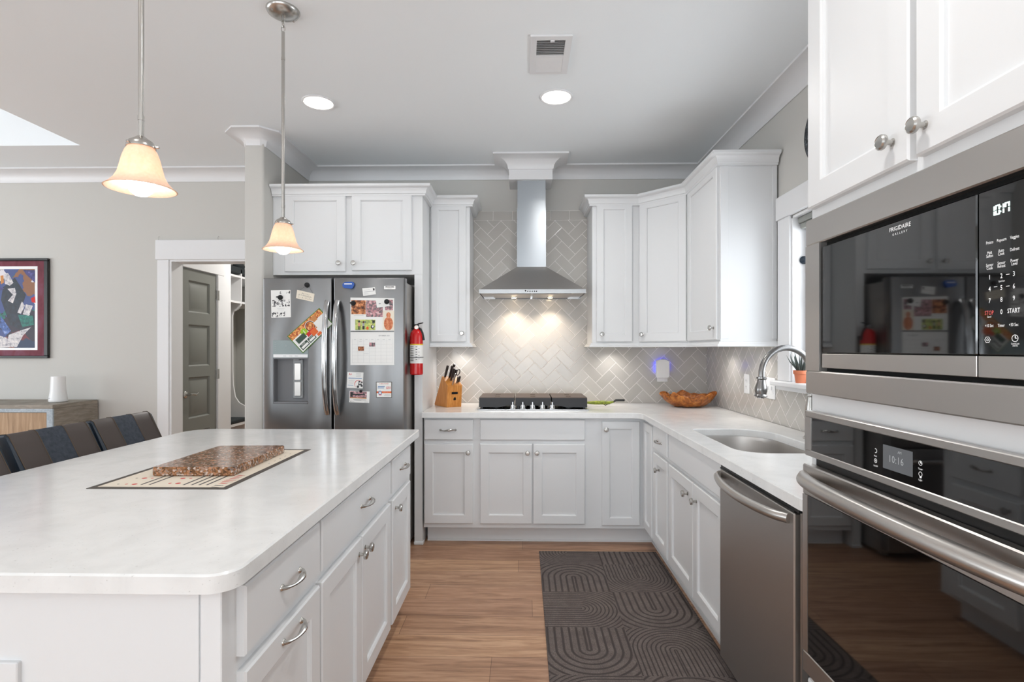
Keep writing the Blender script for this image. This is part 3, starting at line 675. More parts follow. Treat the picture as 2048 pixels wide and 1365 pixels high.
outer = rounded([(xk, YB-.0095), (XW-.0095, YB-.0095), (XW-.0095, YE), (CXE+.0, YE), (CXE, CE), (xk, CE)], [0, 0, 0, .035, .07, .004], 6)
mb = slab_with_hole(outer, sink, ZT0, ZT1, 'worktop', 'quartz')
single('worktop', mb, 'quartz', 'white quartz worktop running from beside the refrigerator round the corner to the wall ovens', 'countertop')
# sink
s = thing('sink', 'stainless steel undermount sink set in the right hand worktop', 'sink', (1.07, 2.5, .68))
mb = MB(); cx, cy = (SX0+SX1)/2, (SY0+SY1)/2
def sc_ring(k, z, off=0): return [(cx+(x-cx)*k+(off if x > cx else -off), cy+(y-cy)*k+(off if y > cy else -off), z) for x, y in sink]
mb.rings([sc_ring(1.04, ZT0-.001), sc_ring(1.0, ZT0-.001, -.0), sc_ring(.985, ZT0-.02), sc_ring(.96, .74), sc_ring(.93, .705), sc_ring(.84, .69), sc_ring(.2, .685)], cap0=False, cap1=True)
part('bowl', mb, 'steel', s)
mb = MB(); mb.lathe((cx, cy, .6855), (0, 0, 1), [(.045, 0), (.045, .003), (.036, .003), (.034, .001), (.006, .0015)], 20); part('drain', mb, 'chrome', s)
# faucet
FX, FY = 1.375, 2.60
f = thing('faucet', 'brushed nickel gooseneck faucet with pull down spray head at the sink', 'faucet', (FX, FY, .914))
mb = MB(); mb.lathe((FX, FY, .914), (0, 0, 1), [(.034, 0), (.034, .006), (.026, .014), (.018, .03), (.017, .05), (.021, .085), (.026, .115), (.024, .15), (.019, .18), (.017, .20), (.022, .206), (.022, .214), (.016, .22), (.014, .24)], 24)
part('body', mb, 'nickel', f)
ax = 1.125; ay = 2.56
mb = MB(); pts = [(FX, FY, 1.15), (FX, FY, 1.20)]
R_ = (FX-ax)/2; zc = 1.218
for k in range(0, 19):
    a = math.radians(k*10); pts.append((ax+R_+R_*math.cos(a), FY+(ay-FY)*(k/18), zc+R_*1.05*math.sin(a)))
pts.append((ax, ay, 1.205)); mb.tube(pts, .0145, 16); part('spout', mb, 'faucet', f)
mb = MB(); mb.lathe((ax, ay, 1.212), (-.06, -.02, -1), [(.017, 0), (.0225, .002), (.0225, .010), (.019, .014), (.0205, .03), (.027, .052), (.0275, .066), (.024, .082), (.029, .090), (.028, .094), (.016, .098), (.016, .101)], 20)
part('spray_head', mb, 'faucet', f)
mb = MB(); mb.lathe((FX, FY-.02, 1.03), (0.1, -1, .15), [(.014, 0), (.014, .02), (.008, .026), (.006, .03)], 14); mb.tube([(FX, FY-.045, 1.036), (FX+.01, FY-.08, 1.05), (FX+.02, FY-.11, 1.085)], [.007, .006, .004], 10)
part('lever', mb, 'nickel', f)
# ---------------- upper cabinets
YU = YB-.33; XU = XW-.33; fu = FB(YU)
UZ0, UZ1 = 1.372, 2.405
pu = lambda p: xY(p, YU-.02); pw = lambda p: xY(p, YU)
dz0 = zY(1046, 684, YU-.02); dz1 = zY(1046, 405, YU-.02)
# over the refrigerator
YG = YF1; fg = FB(YG); pg = lambda p: xY(p, YG-.02); zg = lambda y: zY(700, y, YG-.02)
GX0, GX1 = CX1+.0015, xY(845, YG)
gz0 = zg(549)
c = cabinet('upper_cabinet', 'white two door upper cabinet over the refrigerator with tall side panel', ((GX0+GX1)/2, 3.98, gz0))
mb = MB(); PX0 = xY(829, YG)
mb.fbox(fg, GX0, GX1, gz0, 2.405, -(YB-.01-YG), 0); mb.fbox(fg, PX0, GX1, 0.0, gz0+.001, -(YB-.01-YG), 0); mb.fbox(fg, PX0-.004, GX1+.006, 0, .02, -.05, .008, .003)
part('body', mb, 'cab', c)
for a, b_, y0, k in ((569, 690.5, 543.5, 678), (703, 823, 541.5, 708)):
    mb = MB(); mb.door(fg, pg(a), pg(b_), zg(y0), zg(383.5)); o = part('door', mb, 'cab', c); knob(fg, pg(k), zg(527), o)
# narrow one left of the hood
c = cabinet('upper_cabinet', 'narrow white one door upper cabinet left of the range hood', (pw(905), YB-.16, UZ0))
nx1 = pw(939.5); mb = MB(); mb.fbox(fu, GX1+.001, nx1, UZ0, UZ1, -.32, 0); part('body', mb, 'cab', c)
mb = MB(); mb.door(fu, pu(862), pu(932), dz0, dz1, rail=.05); o = part('door', mb, 'cab', c); knob(fu, pu(924), zY(924, 667, YU-.02), o)
# narrow one right of the hood
rx0 = pw(1184.5); rx1 = XW-.61
c = cabinet('upper_cabinet', 'narrow white one door upper cabinet right of the range hood', ((rx0+rx1)/2, YB-.16, UZ0))
mb = MB(); mb.fbox(fu, rx0, rx1-.0005, UZ0, UZ1, -.32, 0); part('body', mb, 'cab', c)
mb = MB(); mb.door(fu, pu(1193), pu(1265), dz0, dz1, rail=.05); o = part('door', mb, 'cab', c); knob(fu, pu(1203.5), zY(1203, 669, YU-.02), o)
# diagonal corner
ry1 = YB-.61
c = cabinet('corner_upper_cabinet', 'white diagonal corner upper cabinet with one wide door', (XW-.2, YB-.2, UZ0))
A = Vector((rx1, YU, 0)); B = Vector((XU, ry1, 0)); dU = (B-A).normalized(); dW = Vector((-dU.y, dU.x, 0)); dW = dW if dW.y < 0 else -dW
mb = MB(); mb.prism([(rx1, YB-.01, UZ0), (rx1, YU, UZ0), (XU, ry1, UZ0), (XW-.01, ry1, UZ0), (XW-.01, YB-.01, UZ0)], (0, 0, UZ1-UZ0)); part('body', mb, 'cab', c)
fd = Fr(A, dU, dW); LD = (B-A).length
mb = MB(); mb.door(fd, .012, LD-.012, dz0, dz1); o = part('door', mb, 'cab', c); knob(fd, .045, zY(1278, 669, YU-.1), o)
# right wall
ye = 3.112
c = cabinet('upper_cabinet', 'white one door upper cabinet on the window wall with plain white end', (XW-.16, (ye+ry1)/2, UZ0))
fu2 = FR(XU); mb = MB(); mb.fbox(fu2, ye, ry1-.0005, UZ0, UZ1, -.32, 0); mb.fbox(FB(ye), XU+.0, XU+.045, UZ0+.03, UZ1, 0, .005, .001); mb.fbox(FB(ye), XW-.035, XW-.01, UZ0+.03, UZ1, 0, .005, .001); part('body', mb, 'cab', c)
mb = MB(); mb.door(fu2, ye+.012, ry1-.014, dz0, dz1); o = part('door', mb, 'cab', c); knob(fu2, ye+.055, zX(1421, 657, XU-.02), o)
# crown of the cabinets
def crown(path, label, loc=None):
    z = UZ1-.012; pr = [(0, z), (.022, z), (.022, z+.010), (.028, z+.014)]
    pr += [(.028+.026*(1-math.cos(math.radians(a))), z+.016+.036*math.sin(math.radians(a))) for a in (0, 30, 60, 90)]
    pr += [(.058, z+.054), (.062, z+.058), (.062, z+.072), (0, z+.072)]
    mb = MB(); mb.sweep(path, pr); return single('crown_moulding', mb, 'cab', label, 'crown moulding')
e = .0006
crown([(GX0+.002, YG-e), (GX1+e, YG-e), (GX1+e, YU-e), (nx1+e, YU-e), (nx1+e, YB-.012)], 'white stepped crown moulding topping the two cabinets left of the hood')
crown([(rx0-e, YB-.012), (rx0-e, YU-e), (rx1, YU-e), (XU-e, ry1), (XU-e, ye-e), (XW-.012, ye-e)], 'white crown moulding topping the three corner cabinets right of the hood')
def rail(path, label):
    z = UZ0; pr = [(.0, z), (.016, z), (.018, z-.004), (.012, z-.010), (.006, z-.020), (.0, z-.020)]
    pr = [(0.0, z+.016), (.010, z+.014), (.013, z+.004), (.022, z-.004), (.024, z-.012), (.018, z-.016), (0.0, z-.016), (-.018, z-.016), (-.018, z-.0005), (0, z-.0005)]
    mb = MB(); mb.sweep(path, pr); return single('light_rail', mb, 'cab', label, 'cabinet trim')
rail([(GX1+.002, YU-e), (nx1+e, YU-e), (nx1+e, YB-.012)], 'white light rail under the narrow cabinet left of the hood')
rail([(rx0-e, YB-.012), (rx0-e, YU-e), (rx1, YU-e), (XU-e, ry1), (XU-e, ye-e), (XW-.012, ye-e)], 'white light rail under the corner cabinets right of the hood')
# under cabinet pucks
PK = [((px(905)), YB-.12, 'round white puck light under the cabinet left of the hood'), (xY(1225, YB-.1), YB-.13, 'round white puck light under the cabinet right of the hood'), (XW-.14, yX(1440, XW-.1), 'round white puck light under the window wall cabinet near the corner'), (XW-.14, yX(1500, XW-.1), 'round white puck light under the window wall cabinet near the window')]
for x, y, lab in PK:
    t_ = thing('puck_light', lab, 'light', (x, y, UZ0-.012), 'puck lights under the cabinets')
    mb = MB(); mb.lathe((x, y, UZ0-.0005), (0, 0, -1), [(.034, 0), (.034, .010), (.028, .012)], 24); part('housing', mb, 'white_pl', t_)
    mb = MB(); mb.lathe((x, y, UZ0-.0126), (0, 0, -1), [(.026, 0), (.024, .001)], 20); part('lens', mb, 'lamp', t_)
    spot('puck_lamp', (x, y, UZ0-.016), 3.2, 150, (1, .96, .92), 1.0, .015)

# ---------------- tall oven cabinet
XO = .80; fo = FR(XO); YT0, YT1 = .70, 1.505; fx = XO-.02
c = cabinet('oven_cabinet', 'tall white cabinet holding the microwave and wall oven, nearest the camera', (1.13, 1.1, 0))
mb = MB()
z_mw0, z_mw1 = 1.222, 1.692; z_ov1, z_ovb = 1.175, .464
mb.fbox(fo, YT1-.02, YT1, 0.1, 2.46, -.655, 0); mb.fbox(fo, YT0, YT0+.02, 0.1, 2.46, -.655, 0)
mb.fbox(fo, YT0+.02, YT1-.02, 2.44, 2.46, -.655, 0); mb.fbox(fo, YT0+.02, YT1-.02, 0.1, z_ovb+.02, -.655, 0)
mb.fbox(fo, YT0+.02, YT1-.02, z_ov1-.02, z_mw0+.02, -.655, 0); mb.fbox(fo, YT0+.02, YT1-.02, z_mw1-.02, z_mw1+.01, -.655, 0); mb.fbox(fo, YT0+.02, YT1-.02, z_mw1+.01, 2.44, -.02, -.0)
mb.fbox(fo, YT0, YT1, 0, .101, -.655, -.07)
part('body', mb, 'cab', c)
zt = 1.725
yd = yX(1816, fx); yd2 = yX(1830, fx)
mb = MB(); mb.door(fo, yd, YT1-.012, zt, 2.44, rail=.062); o = part('door', mb, 'cab', c); k = onX(1785, 285, fx); knob(fo, k[1], k[2], o, s=1.0)
mb = MB(); mb.door(fo, YT0+.012, yd2, zt, 2.44, rail=.062); o = part('door', mb, 'cab', c); k = onX(1850, 250, fx); knob(fo, k[1], k[2], o, s=1.0)
mb = MB(); mb.door(fo, YT0+.012, YT1-.012, .135, .44, panel=True); o = part('drawer', mb, 'cab', c); pull(fo, 1.1, .36, o)
# ---------------- microwave
xm = .775; fm = FR(xm); fmt = FRt(xm)
a = thing('built_in_microwave', 'built in microwave with black glass door and steel trim, above the wall oven', 'microwave', (xm+.2, 1.1, z_mw0))
Y1, Y0 = yX(1611, xm), .735
w1 = yX(1638, xm); w0 = .805; wz1, wz0 = 1.622, 1.284
mb = MB(); mb.fbox(FR(XO-.0005), Y0+.03, Y1-.03, z_mw0+.021, z_mw1-.021, -.4, 0, 0); part('body', mb, 'black', a)
mb = MB(); 
mb.fbox(fm, Y0, Y1, wz1, z_mw1, -.024, 0, .003); mb.fbox(fm, Y0, Y1, z_mw0, wz0, -.024, 0, .003)
mb.fbox(fm, w1, Y1, wz0, wz1, -.024, 0); mb.fbox(fm, Y0, w0, wz0, wz1, -.024, 0)
part('trim_frame', mb, 'steel', a)
mb = MB(); mb.fbox(fm, w0, w1, wz0, wz1, -.024, -.0205); part('recess', mb, 'void', a)
dsp = yX(1951, xm); pr_ = -.003
mb = MB(); mb.fbox(fm, dsp+.0015, w1-.010, 1.332, wz1-.013, -.014, pr_, .002); o = part('door', mb, 'glass_black', a)
mb = MB(); mb.text('FRIGIDAIRE', .0125, fmt, -yX(1797, xm), zX(1797, 455, xm), pr_+.0006, sx=.95, sp=1.05); mb.text('GALLERY', .0065, fmt, -yX(1797, xm), zX(1797, 466, xm), pr_+.0006, sp=1.9); part('lettering', mb, 'print_w', o, flat=True)
mb = MB(); mb.fbox(fm, dsp+.0015, w1-.008, wz0+.010, 1.3305, -.010, pr_, .001); part('door_rail', mb, 'steel', a)
mb = MB(); mb.fbox(fm, w0+.006, dsp-.0015, 1.332, wz1-.013, -.014, pr_, .002); o = part('control_panel', mb, 'glass_black', a)
mb2 = MB(); mb2.fbox(fm, w0+.006, dsp-.0015, wz0+.010, 1.3305, -.010, pr_, .001); part('panel_rail', mb2, 'steel', a)
mb = MB()
xt = xm-pr_
def T(txt, x, y, s, mi=0, **k):
    p = onX(x, y, xt); mb.text(txt, s, fmt, -p[1], p[2], pr_+.0006, mi=mi, **k)
s1 = .0068
cols = [1980, 2003, 2030]
for txt, x, y in (('Potato', 1980, 485.5), ('Popcorn', 2004, 480), ('Veggies', 2030, 474), ('Melt', 1980, 506), ('Soften', 1980, 512.5), ('Auto', 2003, 501.5), ('Cook', 2003, 508), ('Defrost', 2030, 498.5), ('Sensor', 1980, 530.5), ('Cook', 1980, 537), ('Sensor', 2003.5, 526), ('Reheat', 2003.5, 532.5), ('Power', 2029.5, 521), ('Level', 2029.5, 527.5), ('+10 Sec', 1979, 652), ('Timer', 2003, 651.5), ('+30 Sec', 2028, 650)): T(txt, x, y, .0074, sx=.70)
for txt, x, y in (('1', 1980, 555.5), ('2', 2003.5, 552.5), ('3', 2028.5, 548), ('4', 1980, 579), ('5', 2003.5, 576), ('6', 2028.5, 573), ('7', 1980, 602.5), ('8', 2003.5, 600), ('9', 2028.5, 597), ('0', 2003.5, 624.5)): T(txt, x, y, .0112, bold=.004, sx=.75)
T('START', 2028, 622, .0108, bold=.005, sx=.70); T('STOP', 1979, 626.5, .0100, mi=1, bold=.006, sx=.72)
T('Cancel', 1979, 634, .0045, mi=0, sx=.62); T('Quick Start', 2004, 562.5, .004, sx=.62); T('Control Lock', 2031, 688, .0042, sx=.62); T('(hold 3s)', 2031, 692, .004, sx=.62)
for y in (574, 550.5): 
    for x in ((1991.5, 2016) if y > 560 else (2016,)):
        p = onX(x, y+(0 if x < 2000 else -1.5), xt); mb.fbox(FR(xt), p[1]-.0028, p[1]+.0028, p[2]-.0004, p[2]+.0004, 0, .0006)
def ringmark(c_, R, th, fr, mi=0, n=20, a0=0, a1=360):
    pts = []
    for k in range(n):
        x0, x1 = math.radians(a0+(a1-a0)*k/n), math.radians(a0+(a1-a0)*(k+1)/n)
        q = [fr.P(c_[0]+r*math.cos(x), c_[1]+r*math.sin(x), .0008) for r, x in ((R, x0), (R, x1), (R-th, x1), (R-th, x0))]; mb.face(q, mi)
fq = FRt(xt)
p = onX(1976, 680, xt); ringmark((-p[1], p[2]), .0058, .0009, fq, n=6); ringmark((-p[1], p[2]), .0022, .0007, fq, n=12)
p = onX(2031, 677, xt); ringmark((-p[1], p[2]), .0058, .0009, fq); mb.fbox(FR(xt), p[1]-.0004, p[1]+.0004, p[2], p[2]+.004, 0, .0007); mb.fbox(FR(xt), p[1]-.003, p[1], p[2]-.0004, p[2]+.0004, 0, .0007)
part('key_markings', mb, ['print_w', 'print_r'], o, flat=True)
# clock segments as they read in the photograph: 10:17 caught half lit
mb = MB(); fq = Fr((xt, 0, 0), (0, -1, 0), (-1, 0, 0))
def seg(cx_, cz_, w_, h_, on):
    th = .0022; S = {'a': (cx_-w_/2, cx_+w_/2, cz_+h_/2-th, cz_+h_/2), 'g': (cx_-w_/2, cx_+w_/2, cz_-th/2, cz_+th/2), 'd': (cx_-w_/2, cx_+w_/2, cz_-h_/2, cz_-h_/2+th), 'f': (cx_-w_/2, cx_-w_/2+th, cz_+.0008, cz_+h_/2-.0008), 'b': (cx_+w_/2-th, cx_+w_/2, cz_+.0008, cz_+h_/2-.0008), 'e': (cx_-w_/2, cx_-w_/2+th, cz_-h_/2+.0008, cz_-.0008), 'c': (cx_+w_/2-th, cx_+w_/2, cz_-h_/2+.0008, cz_-.0008)}
    for q in on: x0, x1, z0, z1 = S[q]; mb.fbox(fq, x0, x1, z0, z1, .0, .0008)
zc_ = zX(2002, 418, xt); U = lambda p_: -yX(p_, xt)
u1 = U(1988.5); seg(u1-.0005, zc_-.0005, .004, .0165, 'bc'); seg(U(1995)+.0005, zc_, .0085, .0165, 'abcdef'); u2 = U(2001.5); mb.fbox(fq, u2-.001, u2+.001, zc_+.003, zc_+.0052, 0, .0008); mb.fbox(fq, u2-.001, u2+.001, zc_-.0052, zc_-.003, 0, .0008)
seg(U(2008)-.001, zc_, .003, .0165, 'bc'); seg(U(2015)+.0, zc_, .0085, .0165, 'abcf')
part('clock_digits', mb, 'led', o, flat=True)
# ---------------- wall oven
xo = .772; fv = FR(xo); fvt = FRt(xo)
a = thing('wall_oven', 'stainless steel wall oven with bowed handle and dark glass door', 'oven', (xo+.2, 1.1, z_ovb))
V1, V0 = yX(1609.5, xo), .735
mb = MB(); mb.fbox(FR(XO-.0005), V0+.03, V1-.03, z_ovb+.021, z_ov1-.021, -.45, 0); mb.fbox(fv, V0+.012, V1-.022, z_ovb+.01, z_ov1-.012, -.0275, -.02); part('body', mb, 'black', a)
cz0, cz1 = 1.053, z_ov1; g1_, g0_ = yX(1621, xo), .765
mb = MB(); gz0_, gz1_ = 1.070, 1.158
mb.fbox(fv, V0, V1, gz1_, cz1, -.02, 0, .002); mb.fbox(fv, V0, V1, cz0, gz0_, -.02, 0, .002); mb.fbox(fv, g1_, V1, gz0_, gz1_, -.02, 0); mb.fbox(fv, V0, g0_, gz0_, gz1_, -.02, 0)
o = part('control_frame', mb, 'steel', a)
mb = MB(); mb.fbox(fv, g0_, g1_, gz0_, gz1_, -.016, -.002); o = part('control_panel', mb, 'glass_black', a)
mb = MB(); dA, dB = onX(1765, 888, xo), onX(1823, 950, xo)
dy1, dy0 = yX(1764.5, xo), yX(1823.5, xo); dzz1, dzz0 = zX(1765, 889, xo), zX(1765, 936, xo)
mb.fbox(fv, dy0, dy1, dzz0, dzz1, -.002, -.0014); o2 = part('display', mb, 'lcd', o)
mb = MB(); zc_ = (dzz0+dzz1)/2; mb.text('10:16', .021, fvt, -(dy0+dy1)/2-.003, zc_-.002, -.0008, sx=.9, sp=1.1); mb.text('AM', .008, fvt, -(dy0+dy1)/2+.008, zc_+.016, -.0008); part('digits', mb, 'lcd_t', o2, flat=True)
mb = MB(); fq = FRt(xo+.002)
def ic(x, y, kind, txt):
    p = onX(x, y, xo); cc = (-p[1], p[2])
    if kind == 'back': ringmark(cc, .0048, .0011, fq, a0=-110, a1=120)
    else: ringmark(cc, .0048, .0009, fq, n=16)
    if kind == 'dot': ringmark(cc, .0018, .0008, fq, n=10)
    if kind == 'clock': mb.fbox(fv, p[1]-.0004, p[1]+.0004, p[2], p[2]+.0032, -.002, -.0012); mb.fbox(fv, p[1]-.0032, p[1], p[2]-.0004, p[2]+.0004, -.002, -.0012)
    if kind == 'bulb': mb.fbox(fv, p[1]-.002, p[1]+.002, p[2]-.0075, p[2]-.0045, -.002, -.0012)
    mb.text(txt, .0048, fvt, cc[0], cc[1]-.0115, -.0010)
ic(1750, 902, 'back', 'Back'); ic(1750, 922, 'dot', 'On/Off'); ic(1839.5, 927, 'clock', 'Timer'); ic(1839.5, 949, 'bulb', 'Light')
part('key_markings', mb, 'print_w', o, flat=True)
# door
dz1_, dz0_ = 1.030, z_ovb; q1 = yX(1618.5, xo); q0 = .765; wz1_, wz0_ = .948, .522
mb = MB()
mb.fbox(fv, V0, V1, wz1_, dz1_, -.02, .006, .003); mb.fbox(fv, V0, V1, dz0_, wz0_, -.02, .006, .003); mb.fbox(fv, q1, V1, wz0_, wz1_, -.02, .006); mb.fbox(fv, V0, q0, wz0_, wz1_, -.02, .006)
o = part('door', mb, 'steel', a)
mb = MB(); mb.fbox(fv, q0, q1, wz0_, wz1_, -.018, .0045); part('window', mb, 'glass_black', o)
mb = MB(); n = 25; pts = []; hz_ = .994
for i in range(n):
    s_ = i/(n-1); pts.append(fv.P(V1-.008-(V1-V0-.016)*s_, hz_+.012*math.sin(math.pi*s_), .004+.066*math.sin(math.pi*s_)**.6))
mb.tube(pts, [.0175]*n, 16, up=(0, 0, 1), flat=1.1); part('handle', mb, 'steel', o)
# ---------------- dishwasher
xd = .795; fdw = FR(xd); W1, W0 = YS-.004, yX(1588, xd)
a = thing('dishwasher', 'stainless steel dishwasher with bowed handle between sink cabinet and wall oven', 'dishwasher', (1.1, (W1+W0)/2, 0))
mb = MB(); mb.fbox(FR(xd+.03), W0+.004, W1-.004, .10, .862, -.58, 0); mb.fbox(FR(xd+.09), W0+.004, W1-.004, 0, .10, -.3, 0); part('tub', mb, 'grey_pl', a)
mb = MB(); mb.fbox(fdw, W0, W1, .105, .860, -.030, 0, .004); o = part('door', mb, 'steel_d', a)
mb = MB(); mb.fbox(FR(xd), W0+.002, W1-.0, .8605, .866, -.03, -.001); mb.fbox(FR(xd+.004), W0-.02, W1-.001, .866, .8765, -.04, .0); part('top_strip', mb, 'black', a)
mb = MB(); pts = []; n = 21
for i in range(n):
    s_ = i/(n-1); pts.append(fdw.P(W1-.006-(W1-W0-.03)*s_, .838-.004*math.sin(math.pi*s_), .004+.052*math.sin(math.pi*s_)**.55))
mb.tube(pts, [.0135]*n, 14, up=(0, 0, 1), flat=1.15); part('handle', mb, 'steel', o)
mb = MB(); mb.fbox(FB(W0-.013), xd+.012, xd+.028, .0, .8655, 0, .010); single('filler_strip', mb, 'steel', 'pale steel filler strip between dishwasher and oven cabinet', 'filler strip')

# ---------------- island
IX1, IX0, IY0, IY1 = -.552, -1.765, 1.006, 2.862
isl = thing('kitchen_island', 'large white kitchen island with drawers, doors and quartz top', 'kitchen island', ((IX0+IX1)/2, (IY0+IY1)/2, 0))
mb = slab_with_hole(rounded([(IX0, IY0), (IX1, IY0), (IX1, IY1), (IX0, IY1)], [.06, .055, .012, .13], 8), None, ZT0-.001, ZT1, 'top', 'quartz', .004)
part('island_top', mb, 'quartz', isl)
XI = -.588; fi = FI(XI); pi_ = lambda p: yX(p, XI+.02); YI0, YI1 = 1.042, 2.775
mb = MB(); mb.box(-1.42, XI, YI0, YI1, .115, ZT0-.001); mb.box(-1.38, XI-.075, YI0+.04, YI1-.03, 0, .116)
mb.box(-1.44, XI-.045, YI0-.004, YI0+.01, .11, ZT0-.001, .001); mb.box(XI-.04, XI+.002, YI0-.008, YI0+.012, .10, ZT0-.001, .002)
x43 = xY(43, YI0-.004); mb.box(-1.46, x43, YI0-.014, YI0-.002, .1, zY(40, 1325, YI0-.01), .002)
part('body', mb, 'cab', isl)
iz = dict(top=.857, mid=.711, d1=.680, bot=.137)
e1, e2, e3, e4, e5, e6 = 1.092, pi_(641)-.001, pi_(644)+.004, pi_(782)-.002, pi_(785)+.006, pi_(821)
mb = MB(); mb.door(fi, e1, e2, iz['mid'], iz['top'], panel=False); o = part('drawer', mb, 'cab', isl); p = onX(582, 1158, XI+.02); pull(fi, p[1], p[2], o)
mb = MB(); mb.door(fi, e1, e2, iz['bot'], iz['d1'], rail=.06); o = part('pull_out_front', mb, 'cab', isl); p = onX(585, 1266, XI+.02); pull(fi, p[1], p[2]+.004, o)
mb = MB(); mb.door(fi, e3, e4, iz['mid'], iz['top'], panel=False); o = part('drawer', mb, 'cab', isl); pull(fi, pi_(731), .79, o)
em = pi_(724.5)
mb = MB(); mb.door(fi, e3, em-.002, iz['bot'], iz['d1'], rail=.06); o = part('door', mb, 'cab', isl); p = onX(724, 1103, XI+.02); knob(fi, em-.035, p[2], o)
mb = MB(); mb.door(fi, em+.002, e4, iz['bot'], iz['d1'], rail=.06); o = part('door', mb, 'cab', isl); knob(fi, em+.035, p[2], o)
mb = MB(); mb.door(fi, e5, e6, iz['mid'], iz['top'], panel=False); o = part('drawer', mb, 'cab', isl); pull(fi, pi_(805), .79, o)
mb = MB(); mb.door(fi, e5, e6, iz['bot'], iz['d1'], rail=.06); o = part('door', mb, 'cab', isl); knob(fi, pi_(791), zX(791, 1016, XI+.02), o)
# ================================================================ APPLIANCES AND THINGS
# ---------------- range hood
YHF, YCH = 3.85, 4.07
hx0_, hx1_ = xY(958, YHF), xY(1172, YHF); hz0, hz1, hz2 = zY(1065, 587, YHF), zY(1065, 579, YHF), zY(1065, 534, YCH)
cx0, cx1 = xY(1034, YCH), xY(1092, YCH); Yb = YB-.009
a = thing('range_hood', 'stainless steel chimney range hood with two lit lamps over the cooktop', 'range hood', ((hx0_+hx1_)/2, 4.1, hz0))
mb = MB(); e_ = .012
mb.rings([[(hx0_, YHF, hz0), (hx1_, YHF, hz0), (hx1_, Yb, hz0), (hx0_, Yb, hz0)], [(hx0_, YHF, hz1), (hx1_, YHF, hz1), (hx1_, Yb, hz1), (hx0_, Yb, hz1)]], cap0=False)
part('lip', mb, 'chrome', a)
mb = MB(); mb.rings([[(hx0_+.004, YHF+.004, hz1), (hx1_-.004, YHF+.004, hz1), (hx1_-.004, Yb, hz1), (hx0_+.004, Yb, hz1)], [(cx0, YCH, hz2), (cx1, YCH, hz2), (cx1, Yb, hz2), (cx0, Yb, hz2)]])
part('canopy', mb, 'steel_d', a)
zsp = zY(1065, 418, YCH)
mb = MB(); mb.box(cx0, cx1, YCH, Yb, hz2, zsp); part('lower_chimney', mb, 'steel_v', a)
mb = MB(); mb.box(cx0+.003, cx1-.003, YCH+.003, Yb, zsp, 2.66); part('upper_chimney', mb, 'steel_v', a)
mb = MB(); zu = hz0+.010; mb.box(hx0_+.003, hx1_-.003, YHF+.003, Yb, zu, zu+.004); part('underside', mb, 'steel', a)
for k in (0, 1):
    xm_ = (hx0_+hx1_)/2; x0, x1 = (hx0_+.09, xm_-.008) if k == 0 else (xm_+.008, hx1_-.09)
    mb = MB(); mb.box(x0, x1, YHF+.12, Yb-.05, zu-.006, zu, .002); part('filter', mb, 'steel', a)
for p in (1028, 1100):
    x = xY(p, 4.20); mb = MB(); mb.lathe((x, 4.19, zu-.006), (0, 0, -1), [(.030, 0), (.030, .003), (.024, .004)], 20); o = part('lamp_ring', mb, 'chrome', a)
    mb = MB(); mb.lathe((x, 4.19, zu-.0105), (0, 0, -1), [(.020, 0), (.019, .001)], 16); part('lamp_lens', mb, 'hoodlamp', o)
    spot('hood_lamp', (x, 4.17, zu-.014), 8, 115, (1, .84, .66), .8, .015)
mb = MB(); fh = FB(YHF)
for k, p in enumerate((1055.5, 1060, 1064.5, 1069, 1073)): mb.lathe(fh.P(xY(p, YHF), (hz0+hz1)/2, 0), (0, -1, 0), [(.0042, 0), (.0042, .0025), (.003, .0035)], 12)
part('buttons', mb, 'black', a)
mb = MB(); x = xY(1051, YHF); mb.lathe(fh.P(x, (hz0+hz1)/2+.004, .0), (0, -1, 0), [(.006, 0), (.006, .003)], 5); part('dark_marker', mb, 'void', a)
# white boxed cap with flared crown above the chimney
bz0, bz1 = zY(1061, 359, 4.045), ZC-ch-.012; bx0, bx1 = xY(1018, 4.045), xY(1105, 4.045)
mb = MB(); mb.box(bx0, bx1, 4.045, Yb+.008, bz0, bz1+.04, .0); mb.sweep([(bx0-.001, YB-.118), (bx0-.001, 4.044), (bx1+.001, 4.044), (bx1+.001, YB-.118)], [(0.0, ZC-ch-.014)]+[(o, z-.0006) for o, z in CR[1:-1]]+[(cp, ZC-.001), (0, ZC-.001)])
mb.box(bx0-.0005, bx1+.0005, 4.0445, YB-.12, ZC-.11, ZC-.001)
struct('trim_4', mb, 'trim')
